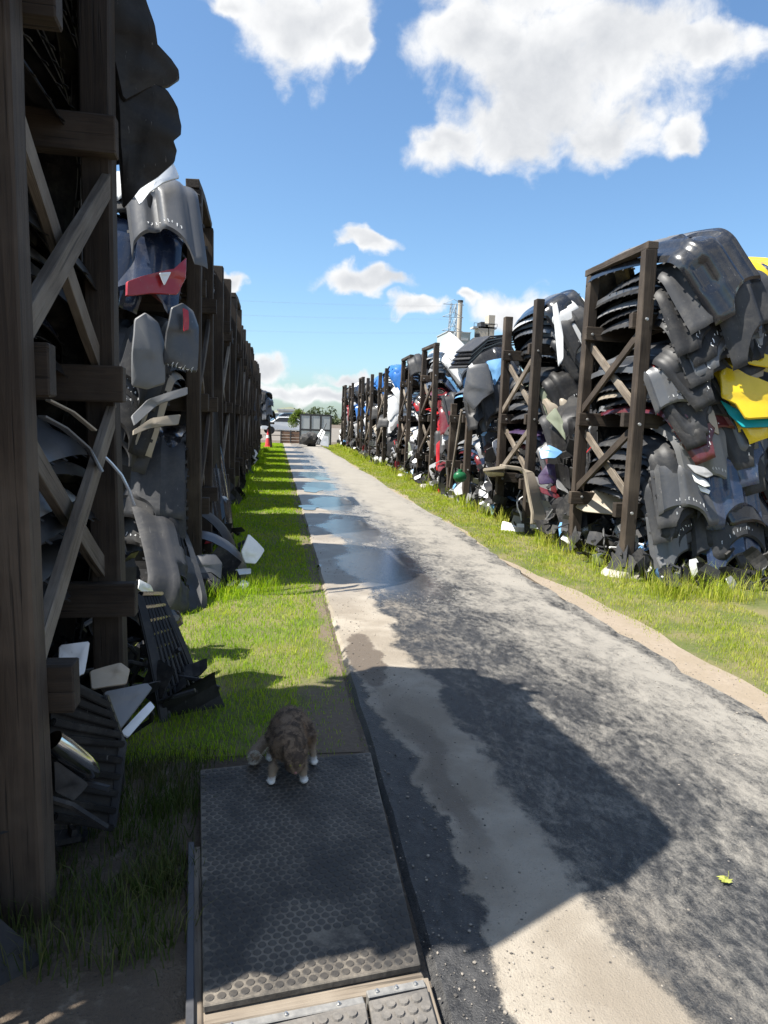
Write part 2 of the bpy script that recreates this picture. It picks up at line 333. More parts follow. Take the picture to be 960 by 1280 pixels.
vm_, t, b = newmat('grassy_soil'); P = GEOP(t)
n1 = NOISE(t, P, 2.2, 6, 0.65); n2 = NOISE(t, P, 30, 5, 0.7)
c = MIXC(t, SSTEP(t, n1, 0.40, 0.62), (0.085, 0.105, 0.020), (0.165, 0.145, 0.06)); c = MIXC(t, SSTEP(t, n2, 0.5, 0.75), c, (0.15, 0.125, 0.075))
sp = t.nodes.new('ShaderNodeSeparateXYZ'); LK(t, P, sp.inputs[0])
xe = MATH(t, 'ADD', sp.outputs[0], MATH(t, 'MULTIPLY', MATH(t, 'SUBTRACT', n1, 0.5), 0.5)); ye = MATH(t, 'ADD', sp.outputs[1], MATH(t, 'MULTIPLY', MATH(t, 'SUBTRACT', n1, 0.5), 1.2))
bare = MATH(t, 'MAXIMUM', MATH(t, 'MULTIPLY', SSTEP(t, xe, 0.10, 0.22), SSTEP(t, ye, 4.0, 4.35, 1.0, 0.0)), SSTEP(t, xe, 0.33, 0.42))
bare = MATH(t, 'MULTIPLY', bare, SSTEP(t, sp.outputs[0], 1.0, 1.1, 1.0, 0.0))
c = MIXC(t, bare, c, MIXC(t, n2, (0.085, 0.062, 0.042), (0.20, 0.155, 0.11)))
LK(t, c, b.inputs['Base Color']); setin(b, Roughness=0.95); bump(t, b, n2, 0.6, 0.02)
def verge(name, x0f, x1f, y0, y1, mat, z):
    ys = np.arange(y0, y1, 0.35); V = []; Fc = []
    for y in ys: V += [(x0f(y), y, z), (x1f(y), y, z)]
    Fc = [(2*j, 2*j+1, 2*j+3, 2*j+2) for j in range(len(ys)-1)]
    return kind(obj(name, pyd(name, V, Fc, (mat,))), 'structure')
verge('grass_verge', lambda y: -1.5+0.1*math.sin(y*2.1), lambda y: 0.445, 3.3, 47, vm_, 0.004)
verge('grass_verge', lambda y: 2.76+0.06*math.sin(y*1.3)+max(0, 0.30-0.07*max(0, y-3.5)), lambda y: 5.2, 2.0, 47, vm_, 0.004)
dm_, t, b = newmat('dry_sand_edge'); P = GEOP(t); n2 = NOISE(t, P, 22, 6, 0.7); n1 = NOISE(t, P, 3, 4)
LK(t, MIXC(t, SSTEP(t, n1, 0.35, 0.65), MIXC(t, n2, (0.20, 0.155, 0.11), (0.36, 0.30, 0.23)), (0.26, 0.21, 0.15)), b.inputs['Base Color']); setin(b, Roughness=0.95); bump(t, b, n2, 0.6, 0.02)
verge('sand_edge', lambda y: 2.70, lambda y: 2.79+0.07*math.sin(y*1.3)+max(0, 0.34-0.07*max(0, y-3.5))+0.03*math.sin(y*5), 1.0, 30, dm_, 0.008)

# ------------------------------------------------------------------ timber racks
_box = {}
def timber(name, p0, p1, w, d, mat, parent, twist=0.0, seed=0):
    """sawn timber: local Z is the grain; slightly worn edges"""
    p0, p1 = Vector(p0), Vector(p1); L = (p1-p0).length
    key = (round(L, 3), w, d, mat.name, seed % 3)
    if key not in _box:
        bm = bmesh.new(); bm_box(bm, (0, 0, 0), (w, d, L), None, min(w, d)*0.07)
        rg = random.Random(seed); k = min(w, d)*0.035
        bmesh.ops.subdivide_edges(bm, edges=[e for e in bm.edges if abs(e.verts[0].co.z-e.verts[1].co.z) > L*0.5], cuts=5, use_grid_fill=True)
        bx2, by2 = rg.uniform(-0.012, 0.012), rg.uniform(-0.012, 0.012)
        for v in bm.verts:
            f = 1-(2*v.co.z/L)**2; v.co.x += rg.uniform(-k, k)+bx2*f*min(1, L/2.5); v.co.y += rg.uniform(-k, k)+by2*f*min(1, L/2.5)
        me = bpy.data.meshes.new(name); bm.to_mesh(me); bm.free(); me.materials.append(mat); _box[key] = me
    z = (p1-p0).normalized(); x = Vector((1, 0, 0))
    if abs(z.dot(x)) > 0.9: x = Vector((0, 1, 0))
    y = z.cross(x).normalized(); x = y.cross(z)
    M = Matrix((x, y, z)).transposed().to_4x4(); M = Matrix.Translation((p0+p1)/2) @ M @ Matrix.Rotation(twist, 4, 'Z')
    o = obj(name, _box[key], parent, None, M); LOCAL[o.name] = M; return o
bm = bmesh.new(); bmesh.ops.create_cone(bm, cap_ends=True, segments=10, radius1=0.020, radius2=0.016, depth=0.012, matrix=Matrix.Translation((0, 0, 0.006)))
bmesh.ops.create_cone(bm, cap_ends=True, segments=6, radius1=0.011, radius2=0.010, depth=0.014, matrix=Matrix.Translation((0, 0, 0.018)))
BOLT = bpy.data.meshes.new('bolt'); bm.to_mesh(BOLT); bm.free(); BOLT.materials.append(STEEL)
LEV = (0.80, 1.80, 2.86)
LOCAL = {}
def bolt(parent, p, nrm):
    """p, nrm in the rack's frame; stored under the timber it is screwed into"""
    M = Matrix.Translation(p) @ Vector(nrm).to_track_quat('Z', 'Y').to_matrix().to_4x4()
    return obj('bolt', BOLT, parent, None, LOCAL[parent.name].inverted() @ M)
def make_rack(style, hw=0.72, ht=3.5, seed=0):
    R = empty('timber_rack'); rg = random.Random(seed)
    def j(a=0.01): return rg.uniform(-a, a)
    heights = {0: (ht, ht), 1: (ht, ht-0.07), 2: (1.75, 2.05)}[style]
    arms = LEV if style < 2 else LEV[:2]
    for s, hgt in ((-1, heights[0]), (1, heights[1])):
        p = timber('post', (0, s*hw, -0.25), (j(0.015), s*hw+j(0.012), hgt), 0.13, 0.13, WOOD_D, R, 0, seed+s)
        for z in arms: bolt(p, (j(), s*hw-0.066, z-0.10+j(0.03)), (0, -1, 0))
        timber('post', (2.5, s*hw, -0.25), (2.5, s*hw, 3.2 if style < 2 else 2.0), 0.13, 0.13, WOOD_D, R, 0, seed)
        for i, z in enumerate(arms):        # the arms that carry the stacks, bolted to the inner faces of the posts
            y = s*(hw-0.107)
            a = timber('arm', (-0.115+j(0.03), y, z-0.08), (2.6+j(0.05), y, z-0.08+j(0.02)), 0.16, 0.08, WOOD_D, R, PI/2, seed+i)
            if s > 0: bolt(a, (0.0+j(), y-0.041, z-0.08+j(0.02)), (0, -1, 0))
    if style == 0: timber('top_bar', (0, -hw-0.06, ht+0.04), (0, hw+0.10, ht+0.04), 0.12, 0.075, WOOD_D, R, 0, seed)
    if style < 2:
        for a, bz in ((LEV[0], LEV[1]), (LEV[1], LEV[2])):
            timber('brace', (-0.03, -hw+0.03, bz-0.22+j(0.03)), (-0.03, hw-0.03, a+0.03+j(0.03)), 0.036, 0.09, WOOD_D if seed % 2 else WOOD_G, R, 0, seed)
            timber('brace', (0.03, -hw+0.03, a+0.03+j(0.03)), (0.03, hw-0.03, bz-0.22+j(0.03)), 0.036, 0.09, WOOD_G, R, 0, seed)
    else:
        timber('brace', (-0.02, hw-0.1, 0.2), (-0.05, -hw+0.5, 1.9), 0.036, 0.09, WOOD_G, R, 0, seed)
    return R
def copy_tree(o, parent=None):
    c = o.copy(); link(c)
    c.parent = parent
    for ch in o.children: copy_tree(ch, c)
    return c
RX, LX = 3.88, -0.76
RIGHT_Y = [7.40+0.72, 10.55+0.8, 14.3+0.72, 17.75+0.75, 21.2+0.75, 25.9+0.75, 29.6+0.75, 33.6, 37.8, 42.0]
LEFT_Y = [2.24+0.68, 7.0+0.72, 10.0+0.72, 13.0+0.72, 16.2+0.72, 19.4+0.72, 22.7+0.7, 26.0+0.7, 29.5+0.7, 33.0+0.7]
RSTYLE = [0, 1, 2, 0, 0, 1, 1, 0, 1, 0]
LSTYLE = [1, 0, 1, 0, 1, 1, 0, 1, 0, 1]
protos = {}
RACKS = {}
rj = random.Random(77)
for side, ys_, sty in (('right', RIGHT_Y, RSTYLE), ('left', LEFT_Y, LSTYLE)):
    for i, (y, st) in enumerate(zip(ys_, sty)):
        k = (st, side)
        if k not in protos: r = protos[k] = make_rack(st, 0.72 if side == 'right' else 0.66, 3.5 if side == 'right' else 3.62, len(protos)*7+3)
        else: r = copy_tree(protos[k])
        r.location = (RX if side == 'right' else LX, y, 0)
        r.rotation_euler = (rj.uniform(-0.006, 0.006), rj.uniform(-0.008, 0.012), (0 if side == 'right' else PI)+rj.uniform(-0.015, 0.015))
        extra = {0: 'with closed top bar', 1: 'with two free post tops', 2: 'with two short sawn-off posts'}[st]
        tag(r, f'{NTH[i]} dark timber rack along the {side} of the path, {extra}', 'rack', f'timber racks on the {side}')
        RACKS[(side, i)] = r

# ------------------------------------------------------------------ bumper covers
def bumper_grid(p, ns, nv):
    """p: dict of shape parameters -> vertices (nv+1, 2ns+1, 3), and the s,v grids"""
    a0, a1 = p['a0'], p['a1']; Wd, Rc, Lw, H = p['W'], p['R'], p['L'], p['H']
    v = np.linspace(0, 1, nv+1); kn = np.array(p['prof']); off = np.interp(v, kn[:, 0], kn[:, 1])+p['dome']*(1-(2*v-1)**2)
    tt = np.linspace(0, 1, ns+1)
    Sc = Wd+Rc*(a1-a0)
    def curve(s):
        th = np.where(s < Wd, a0*(s/Wd)**1.5, np.where(s < Sc, a0+(s-Wd)/Rc, a1+p['curl']*np.maximum(0, s-Sc)))
        return th
    sf = np.linspace(0, Sc+Lw+0.3, 600); th = curve(sf)
    yy = np.concatenate([[0], np.cumsum(np.cos((th[1:]+th[:-1])/2)*np.diff(sf))]); zz = -np.concatenate([[0], np.cumsum(np.sin((th[1:]+th[:-1])/2)*np.diff(sf))])
    kc = int(ns*0.68)
    G = np.zeros((nv+1, 2*ns+1, 3)); SG = np.zeros((nv+1, 2*ns+1)); VG = np.zeros_like(SG)
    for iv in range(nv+1):
        vv = v[iv]
        # wheel-arch cut of the wing's free edge
        q = min(1.0, abs(vv-p['archc'])/p['archw']); e = p['arch']*math.sqrt(max(0.0, 1-q*q))
        Se = Sc+Lw-e-p['taper']*vv
        s = np.concatenate([np.linspace(0, Sc, kc+1), Sc+(Se-Sc)*np.linspace(0, 1, ns-kc+1)[1:]])
        th = curve(s); y = np.interp(s, sf, yy); z = np.interp(s, sf, zz)
        o = off[iv]*np.ones_like(s)
        for (s0, s1, v0, v1, dep) in p['recess']:
            def sm(x, a, b_): q = np.clip((x-a)/(b_-a), 0, 1); return q*q*(3-2*q)
            w = sm(s, s0-0.03, s0+0.015)*(1-sm(s, s1-0.015, s1+0.03))*float(sm(np.array(vv), v0-0.05, v0+0.03))*float(1-sm(np.array(vv), v1-0.03, v1+0.05))
            o = o+dep*w
        o = o+p['vee']*np.exp(-(s/0.25)**2)*math.sin(PI*vv)
        o = o-0.022*np.clip((s-(Se-0.028))/0.028, 0, 1)**2
        ny, nz = np.sin(th), np.cos(th)
        x = (vv-0.5)*H*np.ones_like(s)+p['sweep']*(s/(Sc+Lw))**2
        yv, zv = y+ny*o, z+nz*o
        G[iv, ns:, 0] = x; G[iv, ns:, 1] = yv; G[iv, ns:, 2] = zv
        G[iv, ns::-1, 0] = x; G[iv, ns::-1, 1] = -yv; G[iv, ns::-1, 2] = zv
        SG[iv, ns:] = s; SG[iv, ns::-1] = -s; VG[iv] = vv
    return G, SG, VG
def bumper_mesh(name, p, ns=44, nv=22, shell=True):
    G, SG, VG = bumper_grid(p, ns, nv); A, B = G.shape[:2]
    du = np.gradient(G, axis=1); dv = np.gradient(G, axis=0); Nn = np.cross(dv, du); Nn /= np.linalg.norm(Nn, axis=2, keepdims=True)+1e-9
    if Nn[A//2, B//2, 2] < 0: Nn = -Nn
    front = []
    for i in range(A-1):
        for k in range(B-1):
            s = abs((SG[i, k]+SG[i+1, k+1])/2); v = (VG[i, k]+VG[i+1, k+1])/2
            if any(s0 < s < s1-sl*abs(v-(v0+v1)/2) and v0 < v < v1 for (s0, s1, v0, v1, sl) in p['holes']): continue
            front.append((i*B+k, i*B+k+1, (i+1)*B+k+1, (i+1)*B+k))
    V = G.reshape(-1, 3)
    f0 = front[0]; nrm = np.cross(V[f0[1]]-V[f0[0]], V[f0[2]]-V[f0[0]])
    if np.dot(nrm, Nn.reshape(-1, 3)[f0[0]]) < 0: front = [f[::-1] for f in front]
    if not shell: return V, front
    Vb = V-Nn.reshape(-1, 3)*0.006; n = len(V)
    back = [tuple(x+n for x in f[::-1]) for f in front]
    ec = {}
    for f in front:
        for q in range(4):
            a, b_ = f[q], f[(q+1) % 4]; ec[(a, b_)] = 1
    rim = [(b_, a, a+n, b_+n) for (a, b_) in ec if (b_, a) not in ec]
    tabs, TV = [], []; NF = Nn.reshape(-1, 3); m0 = 2*n
    for (iv, sg, step) in ((0, -1, 5), (A-1, 1, 7)):
        for k in range(3, B-4, step):
            a_, b_ = G[iv, k], G[iv, k]+(G[iv, k+1]-G[iv, k])*0.8; d = np.array((sg*0.028, 0, 0))-Nn[iv, k]*0.012; q0 = m0+len(TV)
            TV += [a_, b_, b_+d, a_+d]; TV += [x_-Nn[iv, k]*0.004 for x_ in (a_, b_, b_+d, a_+d)]
            tabs += [(q0, q0+1, q0+2, q0+3), (q0+7, q0+6, q0+5, q0+4), (q0+3, q0+2, q0+6, q0+7), (q0, q0+3, q0+7, q0+4), (q0+1, q0+5, q0+6, q0+2)]
    faces = front+back+rim+tabs
    idx = [0]*len(front)+[1]*(len(back)+len(rim)+len(tabs))
    me = pyd(name, np.vstack([V, Vb, np.array(TV)]), faces, (PAINT['matte black'], INNER), True, idx, 38)
    return me
rb = random.Random(11)
def bparams(rg, front):
    p = dict(a0=rg.uniform(0.10, 0.20), a1=rg.uniform(1.20, 1.36), W=rg.uniform(0.66, 0.74), R=rg.uniform(0.16, 0.30), L=rg.uniform(0.46, 0.70),
             H=rg.uniform(0.56, 0.72), curl=rg.uniform(-0.25, 0.15), arch=rg.uniform(0.16, 0.30), archc=rg.choice((0.60, 0.66, 0.72)), archw=rg.uniform(0.36, 0.46),
             taper=rg.uniform(-0.06, 0.10), sweep=rg.uniform(-0.05, 0.10), vee=rg.uniform(0.0, 0.03) if front else 0.0, recess=[], holes=[], dome=rg.uniform(0.03, 0.075))
    c1 = rg.uniform(0.16, 0.30); c2 = c1+rg.uniform(0.03, 0.06); c3 = rg.uniform(0.55, 0.68)
    p['prof'] = [(0, -0.03), (0.06, 0.0), (c1, 0.0), (c2, rg.uniform(0.02, 0.045)), (c3, rg.uniform(0.02, 0.045)), (c3+0.05, rg.uniform(-0.03, -0.005)), (0.92, rg.uniform(-0.03, 0.0)), (0.96, 0.005), (1.0, -0.045)]
    if front:
        g1 = rg.uniform(0.26, 0.48)
        p['holes'] = [(-0.1, g1, 0.55, 0.80, 0.45)]
        if rg.random() < 0.6: p['holes'].append((-0.1, rg.uniform(0.20, 0.36), 0.16, 0.36, -0.2))
        p['holes'].append((0.60, 0.60+rg.uniform(0.10, 0.17), 0.52, 0.74, 0.3))
        p['recess'] = [(0.55, 0.84, 0.46, 0.82, -0.045)]
        if rg.random() < 0.6: p['recess'].append((0.98, 1.25, 0.12, 0.34, -0.025))
    else:
        p['recess'] = [(-0.3, rg.uniform(0.24, 0.30), 0.34, 0.62, -0.045)]
        if rg.random() < 0.6: p['recess'].append((0.95, 1.3, 0.55, 0.70, -0.03))
        if rg.random() < 0.7: p['recess'].append((0.62, 0.80, 0.72, 0.80, -0.018))
    return p
BP = [bparams(rb, i < 9) for i in range(16)]
BP.append(dict(BP[10], L=0.24, arch=0.13, archc=0.55, archw=0.45, taper=0.0, recess=[]))
BM = [bumper_mesh('bumper_cover', p) for p in BP]
LOWB = [bumper_mesh('low', p, 13, 7, False) for p in BP]
def grille_mesh(p):
    V, Fc = [], []
    h = p['holes'][0]; G, SG, VG = bumper_grid(p, 44, 22)
    j0, j1 = np.searchsorted(SG[0], -h[1]), np.searchsorted(SG[0], h[1])
    for v in np.linspace(h[2]+0.03, h[3]-0.03, 4):
        iv = v*22; a = int(iv); fr = iv-a
        row = (G[a]*(1-fr)+G[min(a+1, 22)]*fr)[j0:j1+1]
        b0 = len(V)
        for q in row:
            for dx, dz in ((-0.008, -0.012), (0.008, -0.012), (0.008, -0.045), (-0.008, -0.045)): V.append((q[0]+dx, q[1], q[2]+dz))
        m = len(row)
        for i in range(m-1):
            for k in range(4): Fc.append((b0+i*4+k, b0+i*4+(k+1) % 4, b0+(i+1)*4+(k+1) % 4, b0+(i+1)*4+k))
    return pyd('grille', V, Fc, (INNER,))
GR = {i: grille_mesh(BP[i]) for i in range(9)}
def reflector_mesh(p, s0=0.62, s1=0.80, v=0.76):
    G, SG, VG = bumper_grid(p, 44, 22); V = []; Fc = []
    row = G[int(v*22)]; nx = G[int(v*22)+1]
    js = [k for k in range(len(row)) if s0 < SG[0][k] < s1]
    for k in js: V += [tuple(row[k]+np.array((0, .004, .004))), tuple(nx[k]*0.7+row[k]*0.3+np.array((0, .004, .004)))]
    for i in range(len(js)-1): Fc.append((2*i, 2*i+1, 2*i+3, 2*i+2))
    return pyd('reflector', V, Fc, (PAINT['red'],))
RF = {i: reflector_mesh(BP[i]) for i in range(9, 16)}
def marks_mesh(p, seed):
    """a line of white paint-pen strokes near the free edge of each wing"""
    rg = random.Random(seed); G, SG, VG = bumper_grid(p, 44, 22); V, Fc = [], []; B = G.shape[1]
    for side_ in (3, B-5):
        k0 = side_
        for c_ in range(9):
            v = 0.30+c_*0.055; iv = v*22
            def P(dv, dk):
                a = min(21, max(0, int(iv+dv))); f = iv+dv-a; kk = k0+dk; k_ = int(kk); g = kk-k_
                q = (G[a, k_]*(1-f)+G[a+1, k_]*f)*(1-g)+(G[a, k_+1]*(1-f)+G[a+1, k_+1]*f)*g
                return q+np.array((0, 0.003 if q[1] > 0 else -0.003, 0.001))
            pts = [P(rg.uniform(-0.3, 0.3), rg.choice((-0.2, 0.5, 1.1))) for _ in range(3)]
            for a, b_ in zip(pts, pts[1:]):
                d = b_-a; w = np.cross(d, np.array((0, 1.0, 0.15))); w = w/(np.linalg.norm(w)+1e-9)*0.0035; q0 = len(V); V += [a-w, a+w, b_+w, b_-w]; Fc.append((q0, q0+1, q0+2, q0+3))
    return pyd('painted_mark', V, Fc, (PAINT['white'],))
MARKS = [marks_mesh(p, i) for i, p in enumerate(BP)]
def bumper(vi, colour, M, label, group=None, name='bumper_cover', parts=True, cat='bumper'):
    o = bpy.data.objects.new(name, BM[vi]); link(o); o.matrix_world = M
    o.material_slots[0].link = 'OBJECT'; o.material_slots[0].material = PAINT[colour]
    tag(o, label, cat, group)
    if parts:
        if vi in GR: obj('grille', GR[vi], o)
        elif vi in RF and rb.random() < 0.6: obj('reflector', RF[vi], o)
    return o
COLS_DARK = ['matte black']*9+['glossy black']*5+['charcoal grey']*9+['mid grey']*3+['navy blue']*2+['light grey', 'silver', 'white', 'beige', 'dark red']
COLS_MIX = ['matte black']*8+['glossy black']*4+['charcoal grey']*6+['mid grey']*3+['light grey']*3+['silver']*3+['white']*5+['navy blue', 'bright blue', 'red', 'dark red', 'beige', 'pale blue', 'purple', 'sage green']
SHELF = ['lower shelf', 'middle shelf', 'upper shelf']
def stack_M(side, ri, lev, col, i, rg, dz, tilt, odd):
    r = RACKS[(side, ri)]; g = 1.0 if odd else 0.38
    x = 0.46+col*0.60+rg.gauss(0, 0.05*g)+(-0.02 if (side, ri) == ('left', 0) else 0)-0.5*i*dz*math.sin(tilt); y = rg.gauss(0, 0.06*g)+(0.08 if (side, ri) == ('left', 0) else 0)
    z = LEV[lev]+0.07+i*dz
    return Matrix.Translation(r.location) @ r.rotation_euler.to_matrix().to_4x4() @ Matrix.Translation((x, y, z)) @ \
        Euler((rg.gauss(0, 0.07*g), -tilt+rg.gauss(0, 0.10*g), rg.gauss(0, 0.08*g))).to_matrix().to_4x4() @ Matrix.Diagonal((rg.uniform(0.97, 1.05), rg.uniform(0.98, 1.03), rg.uniform(0.97, 1.05), 1)) @ \
        Matrix.Rotation(PI if (odd and rg.random() < 0.5) else 0, 4, 'Z')
STUFF_V, STUFF_F, STUFF_I = [], [], []
STUFF_COLS = ['matte black', 'charcoal grey', 'glossy black', 'mid grey', 'white', 'silver', 'light grey', 'bright blue', 'red', 'beige', 'navy blue', 'teal']
def stuff_bumper(M, colour, vi):
    V, Fc = LOWB[vi]; b0 = sum(len(x) for x in STUFF_V)
    A = np.array(M); STUFF_V.append(V @ A[:3, :3].T+A[:3, 3]); STUFF_F.extend(tuple(x+b0 for x in f) for f in Fc)
    STUFF_I.extend([STUFF_COLS.index(colour) if colour in STUFF_COLS else 0]*len(Fc))
SPECIAL = {  # (side, rack, shelf, column, index from the bottom) -> colour
    ('right', 0, 2, 0): {6: 'charcoal grey', 5: 'mid grey', 4: 'matte black', 3: 'light grey', 2: 'matte black', 1: 'mid grey', 0: 'charcoal grey'},
    ('right', 0, 1, 0): {7: 'charcoal grey', 6: 'mid grey', 5: 'charcoal grey', 3: 'beige', 2: 'matte black', 1: 'dark red'},
    ('right', 0, 0, 0): {7: 'charcoal grey', 6: 'mid grey', 5: 'charcoal grey', 4: 'matte black', 3: 'charcoal grey', 2: 'matte black', 1: 'charcoal grey', 0: 'mid grey'},
    ('right', 0, 2, 1): {7: 'yellow', 6: 'navy blue', 5: 'mid grey', 4: 'light grey', 3: 'matte black'},
    ('right', 0, 1, 1): {7: 'yellow', 6: 'yellow', 5: 'mid grey', 4: 'light grey', 3: 'charcoal grey', 2: 'mid grey'},
    ('right', 0, 0, 1): {7: 'navy blue', 6: 'navy blue', 5: 'charcoal grey', 4: 'matte black'},
    ('right', 1, 2, 0): {7: 'glossy black', 6: 'white', 5: 'charcoal grey', 3: 'mid grey'},
    ('right', 1, 1, 0): {7: 'matte black', 6: 'sage green', 5: 'mid grey', 3: 'beige'},
    ('right', 1, 0, 0): {7: 'purple', 6: 'mid grey', 5: 'dark red'},
    ('right', 2, 1, 0): {7: 'charcoal grey', 6: 'mid grey', 5: 'pale blue', 3: 'matte black'},
    ('right', 3, 2, 0): {7: 'white', 6: 'white', 5: 'light grey', 4: 'charcoal grey'},
    ('right', 4, 2, 0): {7: 'charcoal grey', 6: 'light grey', 4: 'white'},
    ('right', 5, 2, 0): {7: 'bright blue', 6: 'bright blue', 5: 'white', 3: 'white'},
    ('right', 5, 1, 0): {7: 'white', 6: 'silver', 5: 'white'},
    ('left', 0, 0, 0): {7: 'mid grey', 6: 'charcoal grey', 5: 'silver', 4: 'matte black', 3: 'mid grey'},
    ('left', 0, 1, 0): {6: 'mid grey', 5: 'matte black', 4: 'light grey', 3: 'charcoal grey', 2: 'navy blue'},
    ('left', 0, 2, 0): {7: 'matte black', 6: 'glossy black', 5: 'matte black'},
    ('left', 1, 2, 0): {8: 'white', 7: 'matte black', 6: 'mid grey', 5: 'navy blue', 4: 'navy blue', 3: 'navy blue', 2: 'navy blue', 1: 'navy blue', 0: 'dark red'},
    ('left', 1, 1, 0): {7: 'charcoal grey', 6: 'mid grey', 5: 'matte black', 4: 'mid grey', 3: 'matte black', 2: 'beige', 1: 'matte black'},
    ('left', 1, 0, 0): {7: 'glossy black', 6: 'charcoal grey', 4: 'matte black', 3: 'charcoal grey'},
}
rs = random.Random(29)
for side, nind in (('right', 5), ('left', 4)):
    for ri in range(10):
        for lev in range(3):
            if (side, ri, lev) == ('right', 2, 2): continue
            ncol = 4 if ri == 0 else (3 if ri < 4 else 2)
            for col in range(ncol):
                spec = SPECIAL.get((side, ri, lev, col), {}); dz = rs.uniform(0.072, 0.095); nb = rs.choice((7, 8)); nb = max(nb, 1+max(spec) if spec else 0)
                if side == 'left' and lev == 2: nb = 9
                base = rs.randrange(16); tilt = rs.uniform(0.05, 0.42) if side == 'right' else rs.uniform(-0.05, 0.22)
                if lev == 2 and side == 'right': tilt += 0.22
                if (side, ri, lev, col) == ('left', 1, 2, 0): dz, tilt, base = 0.098, 0.04, 16
                ind = ri < nind and (col == 0 or (side == 'right' and ri == 0))
                for i in range(nb):
                    odd = rs.random() < (0.22 if i < nb-2 else 0.4)
                    M = stack_M(side, ri, lev, col, i, rs, dz, tilt, odd)
                    vi = rs.randrange(16) if odd else base
                    colour = spec.get(i) or rs.choice(['matte black', 'matte black', 'charcoal grey', 'glossy black'] if side == 'left' and ri == 0 else COLS_DARK if (ri < 3 or side == 'left') else COLS_MIX)
                    if ind:
                        pos = ORD[nb-1-i] + (' from top' if i < nb-1 else '')
                        cl = ('', ', second row', ', third row', ', fourth row')[col]
                        o = bumper(vi, colour, M, f'{colour} bumper cover, {pos} {SHELF[lev]}, {NTH[ri]} {side} rack{cl}', f'bumper covers stacked on the {side} racks', parts=ri < 5)
                        if ri < 3 and rs.random() < 0.5: kind(obj('painted_mark', MARKS[vi], o), 'stuff')
                    else: stuff_bumper(M, colour, vi)
me = pyd('bumper_covers', np.vstack(STUFF_V), STUFF_F, [PAINT[c] for c in STUFF_COLS], True, STUFF_I, 40)
so_ = kind(obj('bumper_covers', me), 'stuff'); tag(so_, 'mass of bumper covers deep inside and far down the racks', 'bumpers')

# ------------------------------------------------------------------ loose pieces: shells with a curved face, lips and thickness
def shell_piece(name, colour, outline, Y, nrm, bulge=0.04, thick=0.006, label=None, cat='car part', group=None, rings=6, rot=None, parent=None, mat=None, crease=0.0):
    """outline in photo pixels, carried onto a real plane through the point at distance Y; then domed and given a turned-in lip"""
    n = Vector(nrm).normalized(); cx = sum(p[0] for p in outline)/len(outline); cy = sum(p[1] for p in outline)/len(outline)
    c = at(cx, cy, Y); P = []
    for (px, py) in outline:
        d = ray(px, py); o = Vector((0, 0, CAM_H)); P.append(o+d*((c-o).dot(n)/d.dot(n)))
    # worn, rounded corners
    P = [q_ for i in range(len(P)) for q_ in (P[i].lerp(P[(i+1) % len(P)], 0.07), P[i].lerp(P[(i+1) % len(P)], 0.93))]
    Q = []
    m = len(P)
    for i in range(m):
        a, b_ = P[i], P[(i+1) % m]
        for f in (0.0, 0.5): Q.append(a.lerp(b_, f))
    c = sum(Q, Vector())/len(Q); m = len(Q); V = []; Fc = []
    ax = n.cross(Vector((0, 0, 1))).normalized(); ay = ax.cross(n)
    rgk = random.Random(int(abs(cx*7+cy*3))); an = rgk.uniform(-0.5, 0.5); ax, ay = ax*math.cos(an)+ay*math.sin(an), ay*math.cos(an)-ax*math.sin(an)
    tx = max(abs((q-c).dot(ax)) for q in Q); ty = max(abs((q-c).dot(ay)) for q in Q); y0 = rgk.uniform(-0.3, 0.3); x0 = rgk.uniform(-0.4, 0.4); st_ = min(0.022, 0.12*min(tx, ty))
    def lift(p):
        a = (p-c).dot(ax)/tx; b2 = (p-c).dot(ay)/ty
        e = bulge*(0.9*(1-a*a)+0.25*(1-b2*b2))+st_*(1/(1+math.exp(-(b2-y0-0.25*a)*26)))-0.8*st_*(1/(1+math.exp(-(a-x0)*22)))
        return e+crease*math.sin(b2*14)
    rings = 9
    for r in range(rings):
        k = 1-r/rings if r != 1 else 0.96
        for q in Q:
            p = c+(q-c)*k; V.append(p+n*(lift(p)-(0.4*st_+0.004 if r == 0 else 0)))
    V.append(c+n*lift(c))
    for r in range(rings-1):
        for i in range(m): Fc.append((r*m+i, r*m+(i+1) % m, (r+1)*m+(i+1) % m, (r+1)*m+i))
    for i in range(m): Fc.append(((rings-1)*m+i, (rings-1)*m+(i+1) % m, rings*m))
    nv = len(V); back = [tuple(x+nv for x in f[::-1]) for f in Fc]
    V += [v-n*thick for v in V]; rim = [(i, i+nv, (i+1) % m+nv, (i+1) % m) for i in range(m)]
    org = c.copy(); V = [v-org for v in V]
    me = pyd(name, V, Fc+back+rim, (mat or PAINT[colour], INNER if not mat else mat), True, [0]*len(Fc)+[1]*(len(back)+len(rim)), 40)
    bm = bmesh.new(); bm.from_mesh(me); bmesh.ops.recalc_face_normals(bm, faces=bm.faces); bm.to_mesh(me); bm.free()
    o = bpy.data.objects.new(name, me); link(o)
    if parent is not None: o.parent = parent; o.location = org-parent.location
    else:
        o.location = org
        if label: tag(o, label, cat, group)
    return o
